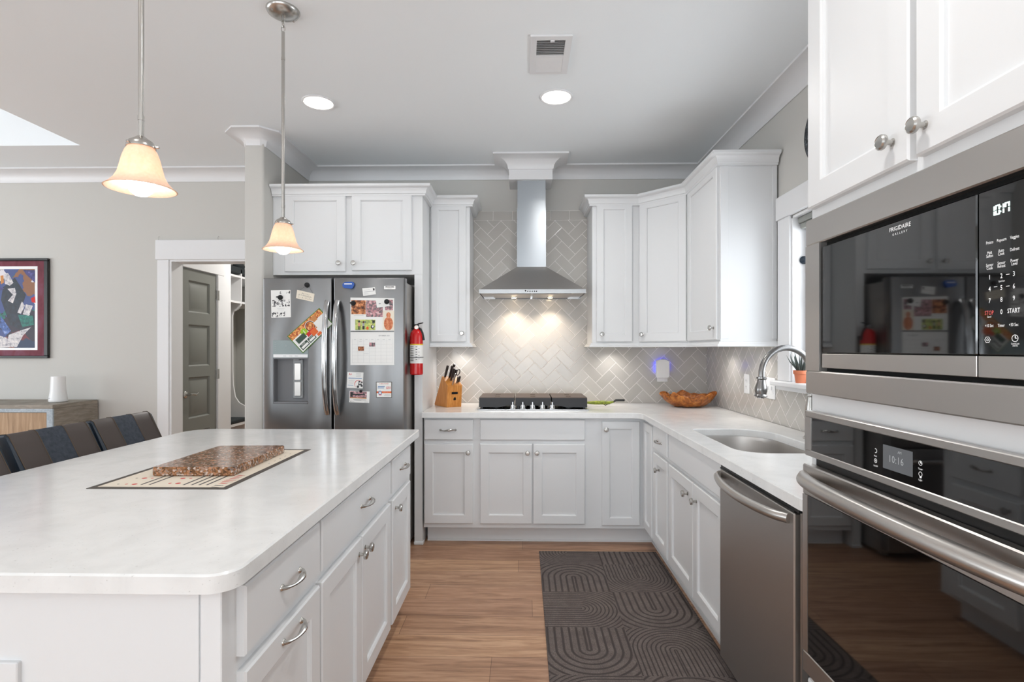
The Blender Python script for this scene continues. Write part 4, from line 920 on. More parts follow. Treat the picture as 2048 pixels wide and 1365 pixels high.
# ---------------- cooktop
kx0, kx1 = xY(957, 3.80), xY(1175, 3.80); KY0, KY1 = 3.745, 4.20
a = thing('gas_cooktop', 'stainless gas cooktop with three black grates and five knobs under the hood', 'cooktop', ((kx0+kx1)/2, 3.97, .914))
mb = MB(); mb.box(kx0-.004, kx1+.004, KY0, KY1, .9142, .924, .003); part('tray', mb, 'chrome', a)
g0, g1, g2, g3 = kx0+.004, xY(1029.5, 3.8), xY(1103, 3.8), kx1-.002
GZ0, GZ1 = .932, 1.000; GY0, GY1 = 3.80, 4.185
def grate(x0, x1, kind):
    mb = MB(); i = .008
    # top plate with slots
    holes = []; cxm = (x0+x1)/2
    for yy in (GY0+.10, GY0+.24): holes.append((cxm-.018, cxm+.018, yy, yy+.03))
    fr = Fr((0, 0, 0), (1, 0, 0), (0, 0, 1)); fr.V = Vector((0, 1, 0))
    opened(mb, fr, x0, x1, GY0+i, GY1-i, GZ1-.014, GZ1, holes)
    for f_ in mb.bm.faces: f_.material_index = 1
    for yy in [GY0+.05+.045*k for k in range(8)]: mb.box(x0+.02, x1-.02, yy, yy+.010, GZ1-.024, GZ1-.012)
    # skirts
    def skirt(y, s):
        if kind == 'L': poly = [(x0, GZ0), (x0+.145, GZ0), (x0+.20, GZ0+.012), (x1, GZ0+.014), (x1, GZ1-.004), (x0, GZ1-.004)]
        elif kind == 'R': poly = [(x1, GZ0), (x1-.145, GZ0), (x1-.20, GZ0+.012), (x0, GZ0+.014), (x0, GZ1-.004), (x1, GZ1-.004)]
        else: poly = [(x0, GZ0+.012), (x1, GZ0+.012), (x1, GZ1-.004), (x0, GZ1-.004)]
        mb.prism([(x, y, z) for x, z in poly], (0, .010*s, 0))
    skirt(GY0, 1); skirt(GY1, -1)
    zl = GZ0 if kind == 'L' else GZ0+.028; zr = GZ0 if kind == 'R' else GZ0+.028
    mb.box(x0, x0+.010, GY0+.01, GY1-.01, zl, GZ1-.004); mb.box(x1-.010, x1, GY0+.01, GY1-.01, zr, GZ1-.004)
    fx_ = [(x0+.02, GY0+.02), (x0+.02, GY1-.02), (x1-.02, GY0+.02), (x1-.02, GY1-.02)]
    if kind == 'L': fx_ = fx_[:2]+[(x1-.02, GY1-.02)]
    if kind == 'R': fx_ = fx_[2:]+[(x0+.02, GY1-.02)]
    for x, y in fx_: mb.box(x-.006, x+.006, y-.006, y+.006, .9238, GZ1-.01)
    return part('grate', mb, ['iron', 'iron_top'], a)
grate(g0, g1-.004, 'L'); grate(g1+.004, g2-.004, 'C'); grate(g2+.004, g3, 'R')
for x, y in ((g0+.12, GY0+.10), (g0+.12, GY0+.28), ((g1+g2)/2, GY0+.2), (g3-.12, GY0+.10), (g3-.12, GY0+.28)):
    mb = MB(); mb.lathe((x, y, .924), (0, 0, 1), [(.045, 0), (.045, .010), (.034, .012), (.034, .020), (.028, .023)], 24); part('burner', mb, 'iron', a)
for p in (1025.5, 1045.5, 1065, 1085, 1104.5):
    x = xY(p, 3.775); mb = MB(); mb.lathe((x, 3.772, .924), (0, 0, 1), [(.024, 0), (.024, .005), (.020, .008), (.019, .026), (.016, .030)], 24)
    mb.box(x-.0045, x+.0045, 3.754, 3.792, .952, .974, .002); part('knob', mb, 'chrome', a)
# green glazed long utensil beyond the grates
a = thing('fire_lighter', 'green long reach lighter with black tip lying on the worktop beside the cooktop', 'lighter', (.57, 4.02, .914))
mb = MB(); y = 4.02; P_ = lambda p, q: (xY(p, y), y, zY(p, q, y))
mb.tube([P_(1172, 806), P_(1190, 806), P_(1205, 805.5), P_(1218, 806), P_(1227, 804)], [.010, .017, .019, .016, .008], 12, flat=.8); part('body', mb, 'kiwi', a)
mb = MB(); mb.tube([P_(1226, 804.5), P_(1232, 801), P_(1249, 801)], [.006, .009, .008], 10); part('nozzle', mb, 'black', a)
mb = MB(); mb.tube([P_(1207, 809), P_(1211, 811.5), P_(1216, 808.5)], [.003, .003, .003], 8); part('trigger', mb, 'black', a)
# ---------------- knife block
ang = math.radians(34); kf = Vector((math.sin(ang), -math.cos(ang), 0)); kw = Vector((math.cos(ang), math.sin(ang), 0))
KO = Vector((xY(894, 3.93), 3.93, .9145)); KW = .118
a = thing('knife_block', 'bamboo knife block leaning back in the corner left of the cooktop', 'knife block', KO+kw*.06-kf*.1)
prof = [(-.003, 0), (.012, .160), (-.085, .225), (-.215, .012), (-.215, 0)]
mb = MB(); mb.prism([KO+kf*f_+Vector((0, 0, z)) for f_, z in prof], kw*KW); part('block', mb, 'bamboo', a)
mb = MB(); q = lambda u, z, d=.0012: KO+kw*u+kf*(-.003+.015*z/.160+d)+Vector((0, 0, z))
mb.prism([q(.034, .095), q(.084, .095), q(.084, .112), q(.034, .112)], kf*.0006); mb.prism([q(.052, .050), q(.072, .052), q(.070, .070), q(.058, .074), q(.050, .062)], kf*.0006); part('burned_mark', mb, 'void', a)
sd = Vector((0, 0, 1))*.80+kf*-.0; slope = (Vector((0, 0, .225-.160))-kf*.097).normalized()
hd = (kf*.55*1.0+Vector((0, 0, 1))*.83).normalized()
hd = (Vector((0, 0, 1))*.88+kf*.40+kw*.05).normalized()
spots = [(.018, .88, .105, .0125, 'handlewood'), (.050, .80, .11, .0115, 'handlewood'), (.072, .92, .115, .0115, 'handlewood'), (.050, .50, .115, .0125, 'handlewood'), (.078, .62, .095, .0115, 'handlewood'), (.084, .22, .060, .009, 'handlewood'), (.103, .30, .062, .009, 'handlewood')]
for u, s_, L_, r_, m_ in spots:
    base = KO+kw*u+kf*.012+Vector((0, 0, .160))+slope*(.1167*s_)-hd*.012
    k_ = thing('knife', 'dark handled kitchen knife standing in the bamboo knife block', 'knife', base, 'knives in the bamboo block')
    mb = MB(); mb.tube([base-hd*.004, base+hd*.018], [r_*.8, r_*.85], 10, flat=.7); part('bolster', mb, 'chrome', k_)
    mb = MB(); mb.tube([base+hd*.018, base+hd*(L_*.4), base+hd*(L_*.8), base+hd*L_, base+hd*(L_+.004)], [r_*.8, r_, r_*1.05, r_*1.05, r_*.7], 12, flat=.75); part('handle', mb, m_, k_)
base = KO+kw*.045+kf*.012+Vector((0, 0, .160))+slope*(.1167*.12)-hd*.01
k_ = thing('cleaver_handle_knife', 'pale steel handled knife at the front of the bamboo knife block', 'knife', base)
k_.name = 'steel_handled_knife'
mb = MB(); mb.tube([base, base+hd*.025, base+hd*.07, base+hd*.095, base+hd*.10], [.012, .012, .012, .009, .004], 12, flat=.45); part('handle', mb, 'nickel', k_)
base = KO+kw*.088+kf*.012+Vector((0, 0, .160))+slope*.08
k_ = thing('kitchen_scissors', 'black handled kitchen scissors at the back of the bamboo knife block', 'scissors', base)
for sg in (-1, 1):
    mb = MB(); c_ = base+hd*.055+kw*(.017*sg); pts = [c_+kw*(.013*math.cos(t_))+hd*(.024*math.sin(t_)) for t_ in [2*math.pi*i/16 for i in range(16)]]
    R__ = [[p+(kf*math.cos(b_)*.004+(p-c_).normalized()*math.sin(b_)*.004) for b_ in [2*math.pi*j/8 for j in range(8)]] for p in pts]
    mb.rings(R__, loop=True); part('finger_ring', mb, 'black', k_)
mb = MB(); mb.tube([base-hd*.01, base+hd*.035], [.010, .012], 10, flat=.5); part('shank', mb, 'black', k_)
# ---------------- burl bowl
bc = Vector((xY(1376, 4.03), 4.03, .9175)); rs = []
rnd = random.Random(3)
def bowl_ring(R_, z, am):
    return [(bc.x+R_*(1+am*.10*math.sin(5*t_+1)+am*.07*math.sin(9*t_+2.1)+am*.04*math.sin(15*t_))*math.cos(t_), bc.y+R_*.78*(1+am*.08*math.sin(4*t_)+am*.06*math.sin(7*t_))*math.sin(t_), bc.z+z+am*(.010*math.sin(5*t_+.5)+.008*math.sin(8*t_+1)+.005*math.sin(13*t_))) for t_ in [2*math.pi*k/72 for k in range(72)]]
for R_, z, am in ((.07, 0, .1), (.105, .002, .2), (.135, .018, .35), (.165, .045, .5), (.182, .072, .7), (.192, .098, 1), (.188, .104, 1), (.180, .098, 1), (.170, .072, .7), (.150, .045, .5), (.115, .025, .3), (.05, .016, .1)): rs.append(bowl_ring(R_*.98, z*.88, am))
mb = MB(); mb.rings(rs); single('burl_bowl', mb, 'burl', 'wavy rimmed brown burl wood bowl in the worktop corner', 'bowl')
# ---------------- outlets, air freshener
def plate(name, label, fr, u, v, w_, h_, kind, nfac=2):
    o = thing(name, label, 'outlet' if kind == 'outlet' else 'light switch', fr.P(u, v, .007))
    mb = MB(); mb.fbox(fr, u-w_/2, u+w_/2, v-h_/2, v+h_/2, .0072, .012, .002); part('cover_plate', mb, 'white_pl', o)
    if kind == 'outlet':
        for s_ in (-1, 1):
            mb = MB(); mb.lathe(fr.P(u, v+s_*.020, .0118), fr.W, [(.0165, 0), (.0165, .002)], 20); q_ = part('receptacle', mb, 'white_pl', o)
            mb = MB(); mb.fbox(fr, u-.007, u-.005, v+s_*.020-.001, v+s_*.020+.007, .0138, .0143); mb.fbox(fr, u+.005, u+.007, v+s_*.020-.001, v+s_*.020+.007, .0138, .0143); mb.lathe(fr.P(u, v+s_*.020-.007, .0138), fr.W, [(.0022, 0), (.0022, .0005)], 10); part('slots', mb, 'black', q_)
    else:
        for k in range(nfac):
            uu = u+(k-(nfac-1)/2)*.046; mb = MB(); mb.fbox(fr, uu-.0165, uu+.0165, v-.033, v+.033, .0118, .0135, .001); mb.fbox(fr, uu-.005, uu+.005, v-.010, v+.012, .0135, .020, .001); part('toggle', mb, 'white_pl', o)
    return o
fr = FB(YB); plate('wall_outlet', 'white wall outlet on the back tiles under the white plug in air freshener', fr, xY(1324, YB), zY(1324, 748, YB), .083, .125, 'outlet')
a = thing('air_freshener', 'white plug in air freshener glowing blue in the outlet above the wooden bowl', 'air freshener', (xY(1325.5, YB), YB-.03, zY(1325, 757, YB)))
u0, u1, v0, v1 = xY(1312.5, YB-.05), xY(1339, YB-.05), zY(1325, 757, YB-.05), zY(1325, 719, YB-.05)
mb = MB(); um = (u0+u1)/2
pl = rounded([(u0, v0), (u1, v0), (u1, v1-.012), (um+.02, v1), (um-.02, v1), (u0, v1-.012)], [.02, .02, .012, .01, .01, .012], 5)
ins = lambda k: [(um+(x-um)*k, (v0+v1)/2+(z-(v0+v1)/2)*k) for x, z in pl]
mb.rings([[fr.P(x, z, .0205) for x, z in ins(.90)], [fr.P(x, z, .028) for x, z in ins(1)], [fr.P(x, z, .052) for x, z in ins(1)], [fr.P(x, z, .060) for x, z in ins(.93)]]); part('housing', mb, 'white_pl', a)
mb = MB(); mb.fbox(fr, um-.012, um+.012, v1-.010, v1+.004, .030, .050, .003); part('cap', mb, 'grey_pl', a)
mb = MB(); mb.fbox(fr, um-.02, um+.02, (v0+v1)/2-.02, (v0+v1)/2+.02, .0150, .0202); part('prongs_block', mb, 'white_pl', a)
mb = MB(); mb.fbox(fr, u0+.003, u0+.007, v0+.05, v1-.02, .014, .0200); mb.fbox(fr, u1-.007, u1-.003, v0+.06, v1-.02, .014, .0200); mb.fbox(fr, um-.03, um+.03, v1-.016, v1-.011, .014, .0200); part('night_light', mb, 'blueglow', a)
fr2 = FR(XW)
plate('wall_outlet', 'narrow white outlet on the window wall tiles nearest the corner', fr2, yX(1496.5, XW), zX(1496, 768, XW), .078, .125, 'outlet')
plate('wall_switch', 'white double toggle switch plate on the tiles beside the window', fr2, yX(1544.5, XW), zX(1544, 777, XW), .116, .125, 'switch')

# ---------------- refrigerator
YR = 3.43; fR = FB(YR); X0, X1 = xY(525.5, YR), xY(809, YR); xs0, xs1 = xY(663.5, YR), xY(667, YR); zt_ = zY(660, 556, YR); zdv = .72
a = thing('refrigerator', 'stainless french door refrigerator covered with papers and magnets', 'refrigerator', ((X0+X1)/2, 3.85, 0))
mb = MB(); mb.box(X0+.006, X1-.008, YR+.075, 4.255, .03, zt_-.02, .004)
for x in (X0+.06, X1-.06): mb.box(x-.02, x+.02, 3.55, 3.60, 0, .031); mb.box(x-.02, x+.02, 4.15, 4.2, 0, .031)
part('body', mb, 'steel_d', a)
mb = MB(); mb.box(X1-.07, X1-.012, YR+.015, YR+.11, zt_-.0195, zt_-.002, .004); part('hinge_cover', mb, 'grey_pl', a)
def fdoor(u0, u1, v0, v1, hole=None, name='door'):
    mb = MB()
    def r(i, w_): return [fR.P(u0+i, v0+i, w_), fR.P(u1-i, v0+i, w_), fR.P(u1-i, v1-i, w_), fR.P(u0+i, v1-i, w_)]
    rs = [r(0, -.070), r(0, -.010), r(.003, -.004), r(.010, 0)]
    if hole:
        a_, b_, c_, d_ = hole; hr = lambda w_: [fR.P(a_, c_, w_), fR.P(b_, c_, w_), fR.P(b_, d_, w_), fR.P(a_, d_, w_)]
        rs += [hr(0), hr(-.055)]
    mb.rings(rs); return part(name, mb, 'steel_f', a)
hu0, hu1 = xY(546, YR), xY(617, YR); hv0, hv1 = zY(580, 808, YR), zY(580, 716, YR); hvt = zY(580, 681, YR)
ld = fdoor(X0, xs0, zdv, zt_, (hu0, hu1, hv0, hv1)); rd = fdoor(xs1, X1, zdv, zt_)
fz = fdoor(X0, X1, .065, zdv-.006, name='freezer_drawer')
for p, dr in ((651, ld), (675, rd)):
    mb = MB(); n = 21; x = xY(p, YR-.01)+(.012 if p < 660 else -.002); za, zb_ = zY(p, 602, YR-.02), zY(p, 829, YR-.02); pts = [(x, YR-.008-.060*math.sin(math.pi*i/(n-1))**.55, za+(zb_-za)*i/(n-1)) for i in range(n)]
    mb.tube(pts, [.017]*n, 14, up=(0, 1, 0), flat=.72); part('handle', mb, 'chrome', dr)
mb = MB(); mb.tube([(X0+.08+(X1-X0-.16)*i/16, YR-.008-.05*math.sin(math.pi*i/16)**.5, .64) for i in range(17)], .013, 12, flat=1); part('handle', mb, 'chrome', fz)
mb = MB(); mb.fbox(fR, hu0, hu1, hvt, hv1+.0, .0, .003, .001); o = part('dispenser_panel', mb, 'grey_pl', ld)
M['disp'] = mat('silver_touch_panel', '#8a9797', .3); M['niche'] = mat('grey_niche', '#77777a', .45); o.data.materials[0] = M['disp']
mb = MB(); mb.fbox(fR, hu0+.004, hu1-.004, hv1+.002, hv1+.022, .003, .0042); part('lower_strip', mb, 'white_pl', o)
mb = MB()
for k in range(5): mb.fbox(fR, hu0+.012, hu0+.022, hvt-.015-.012*k, hvt-.017-.012*k, .003, .0035)
mb.text('0', .018, fR, xY(572, YR), zY(572, 692, YR), .0036)
for p in (570, 582, 593): mb.fbox(fR, xY(p-3, YR), xY(p+3, YR), hv1+.010, hv1+.013, .0042, .0046)
part('markings', mb, 'ink_l', o, flat=True)
mb = MB()  # liner of the dispenser niche
e_ = .0006; wd = -.0545; mb.fbox(fR, hu0+e_, hu1-e_, hv0+e_, hv1-e_, wd, wd+.002); mb.fbox(fR, hu0+e_, hu0+.005, hv0+.001, hv1-.001, wd, -.001); mb.fbox(fR, hu1-.005, hu1-e_, hv0+.001, hv1-.001, wd, -.001); mb.fbox(fR, hu0+.005, hu1-.005, hv1-.008, hv1-e_, wd, -.001)
mb.fbox(fR, hu0+.005, hu1-.005, hv0+e_, hv0+.012, wd, .004, .002)
part('niche_liner', mb, 'niche', ld)
pc = xY(590.5, YR)
mb = MB(); mb.fbox(fR, pc-.033, pc+.033, hv0+.03, hv1-.01, wd+.002, wd+.014, .004); mb.fbox(fR, pc-.02, pc+.02, hv1-.018, hv1-.006, wd+.012, wd+.04, .004); part('nozzle_housing', mb, 'grey_pl', ld)
for z0, z1 in ((hv0+.045, hv0+.14), (hv0+.15, hv1-.035)):
    mb = MB(); mb.fbox(fR, pc-.022, pc+.022, z0, z1, wd+.014, wd+.020, .004); part('paddle', mb, 'steel', ld)
# papers and magnets, each a thin sheet on the doors
def sheet(name, label, cat, cs, marks, Y=YR, base='paper', th=.0008, lift=.0006, parent=None, mats=None, group=None):
    P4 = [Vector((onY(x, y, Y)[0], 0, onY(x, y, Y)[2])) for x, y in cs]   # TL TR BR BL
    def at(u, v, w_=0): 
        p = (P4[0]*(1-u)+P4[1]*u)*(1-v)+(P4[3]*(1-u)+P4[2]*u)*v; return Vector((p.x, Y-lift-w_, p.z))
    names = [base]; mb = MB(); 
    mb.rings([[at(0, 0), at(1, 0), at(1, 1), at(0, 1)], [at(0, 0, th), at(1, 0, th), at(1, 1, th), at(0, 1, th)]])
    lvl = th+.0002
    for mk in marks:
        if mk[0] == 'disc':
            _, u, v, ru, rv, mn = mk; lvl += .00005
            if mn not in names: names.append(mn)
            mb.face([at(u+ru*math.cos(t_), v+rv*math.sin(t_), lvl) for t_ in [2*math.pi*k/16 for k in range(16)]], names.index(mn))
        elif mk[0] == 'scrib':
            _, u0, u1, v, hh, mn = mk; lvl += .00002
            if mn not in names: names.append(mn)
            n_ = max(4, int((u1-u0)*26)); rs_ = random.Random(int(v*1000)+int(u1*100)); du = (u1-u0)/n_
            for i in range(n_):
                if rs_.random() < .16: continue
                ua_ = u0+du*i; a_ = v-hh*(.2+.5*rs_.random()); b2_ = v+hh*(.2+.4*rs_.random()); w2 = du*.28
                if i % 2: a_, b2_ = b2_, a_
                mb.face([at(ua_, a_, lvl), at(ua_+w2, a_, lvl), at(ua_+du*.7+w2, b2_, lvl), at(ua_+du*.7, b2_, lvl)], names.index(mn))
        elif mk[0] == 'text':
            _, s_, u, v, size, mn = mk[:6]; rot = mk[6] if len(mk) > 6 else None; sxx = mk[7] if len(mk) > 7 else .85
            if mn not in names: names.append(mn)
            d = (P4[1]-P4[0]); ro = math.atan2(d.z, d.x); c_ = at(u, v); lvl += .00002
            mb.text(s_, size, Fr((0, Y-lift, 0), (1, 0, 0), (0, -1, 0)), c_.x, c_.z, lvl, mi=names.index(mn), rot=ro, sx=sxx, bold=.01)
        else:
            u0, u1, v0, v1, mn = mk; lvl += .00005
            if mn not in names: names.append(mn)
            mb.face([at(u0, v0, lvl), at(u1, v0, lvl), at(u1, v1, lvl), at(u0, v1, lvl)], names.index(mn))
    if parent is not None: return part(name, mb, names, parent, flat=True)
    o = part(name, mb, names, flat=True); me = o.data; c_ = at(.5, 1); me.transform(Matrix.Translation(-c_)); o.location = c_; o['label'] = label; o['category'] = cat
    if group: o['group'] = group
    return o
def clipmag(p, q, label, Y=YR, s_=1.0, tail=None, w0=.001):
    f_ = FB(Y); c_ = onY(p, q, Y); mb = MB(); mb.lathe(f_.P(c_[0], c_[2], w0), (0, -1, 0), [(.0155*s_, 0), (.0165*s_, .004), (.015*s_, .010), (.010*s_, .014), (.004*s_, .0155)], 20)
    if tail: mb.fbox(f_, c_[0]+tail[0], c_[0], c_[2]+tail[1]-.004, c_[2]+tail[1]+.004, w0+.002, w0+.009, .002)
    else: mb.fbox(f_, c_[0]-.002, c_[0]+.012*s_, c_[2]-.003, c_[2]+.003, w0+.013, w0+.017, .001)
    return single('round_magnet', mb, 'rubber', label, 'magnet', 'round black magnets on the refrigerator')
sheet('invitation_card', 'white invitation card printed with dark blossoms on the left refrigerator door', 'card', [(542, 581), (581, 580), (582, 635), (543, 636)],
      [(.05, .95, .36, .60, 'blot'), (.02, .35, .80, .99, 'blot'), (.40, .70, .78, .95, 'blot'), (.80, .98, .02, .14, 'blot'), (.45, .58, .05, .13, 'blot'), (.3, .7, .67, .675, 'ink_l'), (.35, .65, .71, .713, 'ink_l'), (.35, .65, .75, .753, 'ink_l')])
clipmag(561.5, 595.5, 'round black magnet holding the blossom card on the left door', tail=(-.026, .003), w0=.0022)
clipmag(614.5, 570.5, 'round black magnet holding the small hanging sign', w0=.001)
sg = sheet('hanging_sign', 'small tilted white sign with handwriting hanging from a black magnet', 'sign', [(595, 580), (629.5, 588), (627, 604.5), (592.5, 597)],
      [('scrib', .25, .72, .30, .17, 'ink'), ('scrib', .10, .92, .52, .17, 'ink'), ('scrib', .12, .88, .78, .17, 'ink')], base='cream', th=.004)
mb = MB(); c_ = onY(614.5, 569, YR-.016)
for p_ in ((599, 581.5), (626, 587.5)): e1_ = onY(*p_, YR-.004); mb.tube([(c_[0], YR-.012, c_[2]), e1_], .0006, 6)
part('wire', mb, 'black', sg)
for o in (sg.children[-1],): o.data.transform(Matrix.Translation(Vector((0, 0, 0))))
sheet('restaurant_flyer', 'tilted green bordered flyer with food pictures tucked behind the left door handle', 'flyer', [(575, 673), (639, 616.5), (667, 648), (606.5, 707)],
      [(.02, .98, .03, .97, 'paper'), (.02, .98, .03, .30, 'food'), (.52, .80, .10, .62, 'tanink'), ('disc', .56, .36, .13, .26, 'paper'), ('disc', .56, .36, .12, .24, 'brownink'), ('disc', .56, .36, .10, .20, 'food'), (.66, .92, .34, .95, 'paper'), ('disc', .36, .36, .085, .16, 'lime'), (.36, .375, .28, .44, 'paper'),
       (.08, .34, .36, .60, 'darkgreen'), (.05, .28, .68, .92, 'darkgreen'), (.30, .50, .68, .92, 'darkgreen'), (.07, .26, .78, .88, 'paper'), (.32, .48, .78, .88, 'paper'), (.36, .60, .48, .66, 'redink'), (.46, .62, .52, .80, 'orangeink'), (.55, .66, .82, .95, 'orangeink'),
       ('text', '$10 OFF', .16, .73, .010, 'paper'), ('text', '$10 OFF', .40, .73, .010, 'paper')], base='greenink', lift=.0050)
# blue clip
f_ = fR; mb = MB(); c_ = onY(697, 571.5, YR); pl = rounded([(-.030, -.016), (.024, -.026), (.036, .006), (.032, .026), (-.018, .024), (-.034, .008)], [.012]*6, 4); k9 = .95
mb.rings([[f_.P(c_[0]+x*k9*1.15, c_[2]+z*.9, w_) for x, z in pl] for w_ in (.001, .012)]); o = single('chip_clip_magnet', mb, 'blue', 'blue oval magnet at the top of the right refrigerator door', 'magnet')
mb = MB(); mb.fbox(f_, c_[0]-.024, c_[0]+.026, c_[2]+.006, c_[2]+.012, .012, .0128); part('white_strip', mb, 'white_pl', o)
sheet('business_card', 'white business card stuck below the top of the right refrigerator door', 'card', [(724.5, 577), (750, 575), (752, 589), (726.5, 592.5)], [(.1, .6, .25, .27, 'ink_l'), (.1, .9, .48, .53, 'ink_l'), (.82, .95, .12, .42, 'ink'), (.1, .4, .7, .72, 'ink_l'), (.1, .5, .82, .84, 'ink_l')])
mb = MB(); c_ = onY(779.5, 576, YR); mb.fbox(f_, c_[0]-.037, c_[0]+.037, c_[2]-.011, c_[2]+.013, .0003, .003, .0008); o = part('brand_badge', mb, 'nickel', rd); mb = MB(); mb.text('FRIGIDAIRE', .0115, f_, c_[0], c_[2]+.005, .0034, bold=.03, sx=1.0, sp=.95); mb.text('GALLERY', .005, f_, c_[0], c_[2]-.005, .0034, sp=1.5); part('lettering', mb, 'ink', o, flat=True)
# calendar
cal = thing('wall_calendar', 'open spiral calendar with photographs hanging on the right refrigerator door', 'calendar', onY(744, 730.5, YR))
sheet('picture_page', '', '', [(701, 595.5), (788.5, 597), (788.5, 662), (701, 662)], [(.02, .35, .08, .50, 'ph1'), (.36, .74, .08, .58, 'ph2'), (.79, .97, .05, .37, 'ph2'), (.74, 1.0, .38, .99, 'cream'), (.11, .57, .66, .98, 'ph3'), ('disc', .87, .52, .05, .09, 'ph4'), ('disc', .87, .78, .105, .21, 'ph4'), (.835, .905, .5, .8, 'ph4'),
      ('disc', .20, .72, .022, .035, 'ink'), (.175, .225, .76, .87, 'skinink'), (.175, .195, .86, .97, 'ink'), (.205, .225, .86, .97, 'ink'), ('disc', .30, .74, .02, .035, 'brownink'), (.275, .325, .77, .87, 'ink_l'), (.275, .325, .86, .96, 'ink'), ('disc', .39, .92, .03, .05, 'orangeink'), ('disc', .50, .88, .035, .06, 'ink'), ('disc', .51, .87, .02, .035, 'paper'), (.50, .56, .68, .76, 'ink'), (.08, .30, .535, .54, 'ink_l')], parent=cal)
marks = [('text', 'SEPTEMBER 2025', .77, .11, .013, 'ink_l', 0, .75)]
for k in range(8): marks.append((.04+.92*k/7, .042+.92*k/7, .20, .93, 'ink_l'))
for k in range(7): marks.append((.04, .96, .27+.66*k/6-.001, .27+.66*k/6+.001, 'ink_l'))
for k in range(7): marks.append((.04+.92*(k+.3)/7, .04+.92*(k+.7)/7, .225, .233, 'ink_l'))
marks += [(.43, .565, .32, .44, 'ph2'), (.175, .31, .44, .57, 'ph1'), (.2, .26, .29, .295, 'ink_l'), (.3, .42, .655, .66, 'ink_l'), (.45, .46, .97, .975, 'ink')]
sheet('month_page', '', '', [(701, 664.5), (788.5, 664.5), (788.5, 730.5), (701, 730.5)], marks, parent=cal)
mb = MB()
for k in range(36):
    c_ = onY(703+84*k/35, 663.3, YR-.002); mb.tube([(c_[0], YR-.0016, c_[2]-.005), (c_[0], YR-.005, c_[2]-.002), (c_[0], YR-.005, c_[2]+.002), (c_[0], YR-.0016, c_[2]+.005)], .0009, 5)
part('spiral_binding', mb, 'ink', cal)
sheet('note_card', 'small white note card pinned over the top right of the calendar', 'card', [(752, 600), (775, 598), (780, 612.5), (754, 616)], [(.2, .35, .45, .6, 'ink_l')], lift=.0032)
clipmag(774, 604, 'round black magnet pinning the white note card on the calendar', w0=.0045)
clipmag(707, 607, 'round black magnet at the upper left corner of the calendar', w0=.0022, tail=(-.022, .002))
sheet('plumber_notice', 'white notice with red letter grade stuck below the calendar', 'notice', [(695, 744.5), (727, 745.5), (725.5, 777.5), (693.5, 776)], [('text', 'A+', .2, .14, .020, 'redink'), (.55, .85, .08, .10, 'ink_l'), (.55, .85, .17, .19, 'ink_l'), (.55, .85, .26, .28, 'ink_l'), (.08, .92, .36, .40, 'blueink'), (.1, .5, .5, .51, 'ink_l'), (.1, .45, .56, .57, 'ink_l'), (.1, .45, .62, .63, 'ink_l'), (.1, .4, .7, .71, 'ink_l'), (.05, .4, .82, .84, 'blueink'),
      ('disc', .72, .74, .25, .26, 'redink'), ('disc', .74, .76, .24, .25, 'paper'), ('disc', .78, .60, .07, .07, 'ink'), ('disc', .93, .62, .05, .06, 'ink'), ('disc', .82, .74, .12, .12, 'blot'), ('disc', .70, .90, .08, .08, 'ink'), ('disc', .93, .84, .07, .06, 'ink')])
sheet('photo_card', 'white card with a grey interior photograph, lowest on the right door', 'card', [(699.5, 782), (739.5, 783.5), (738.5, 806.5), (698.5, 805)], [(.02, .86, .03, .62, 'ph2'), (.04, .16, .12, .50, 'ink'), (.16, .78, .26, .36, 'ink'), (.02, .86, .57, .64, 'tanink'), (.2, .85, .74, .77, 'ink'), (.25, .6, .80, .82, 'ink_l'), (.05, .1, .88, .93, 'ink'), (.12, .25, .90, .92, 'ink_l'), (.75, .95, .92, .94, 'ink_l')])
clipmag(722, 783, 'small black magnet between the two lowest cards on the right door', s_=.55, w0=.002)
sheet('coupon_magnet', 'square coupon with dark border and red heading low on the right door', 'coupon', [(752, 764), (784, 764), (784, 796), (752.5, 796)], [(.04, .96, .04, .96, 'paper'), ('text', 'PLUMBING PROBLEMS', .5, .13, .0075, 'redink', 0, .8), (.12, .55, .28, .33, 'blueink'), (.1, .5, .37, .41, 'blueink'), ('text', '$50', .78, .38, .022, 'redink'), (.04, .96, .60, .71, 'orangeink'), ('scrib', .45, .92, .655, .035, 'paper'), ('disc', .25, .70, .11, .14, 'blueink'), ('disc', .25, .70, .07, .09, 'paper'), (.16, .34, .80, .84, 'redink'), (.55, .9, .79, .80, 'ink_l'), (.5, .93, .85, .87, 'ink_l')], base='matborder')

# ---------------- fire extinguisher
EX, EY = xY(833, 3.585), 3.585; ez = lambda y: zY(833, y, EY); k = 3.585/F
a = thing('fire_extinguisher', 'small red fire extinguisher mounted on the panel beside the refrigerator', 'fire extinguisher', (EX, EY, ez(750)))
R_ = 13.0*k
mb = MB(); mb.lathe((EX, EY, 0), (0, 0, 1), [(R_*.9, ez(750)), (R_, ez(748)), (R_, ez(673)), (R_*.92, ez(667)), (R_*.70, ez(662)), (R_*.42, ez(659)), (R_*.36, ez(656))], 28); part('cylinder', mb, 'red', a)
mb = MB(); mb.lathe((EX, EY, 0), (0, 0, 1), [(R_+.0006, ez(727)), (R_+.0006, ez(691))], 28, cap=False); lb = part('label_band', mb, 'paper', a)
mb = MB(); mb.lathe((EX, EY, 0), (0, 0, 1), [(R_+.0007, ez(690.9)), (R_+.0007, ez(688.5))], 28, cap=False); part('yellow_band', mb, 'yellow', lb)
mb = MB()
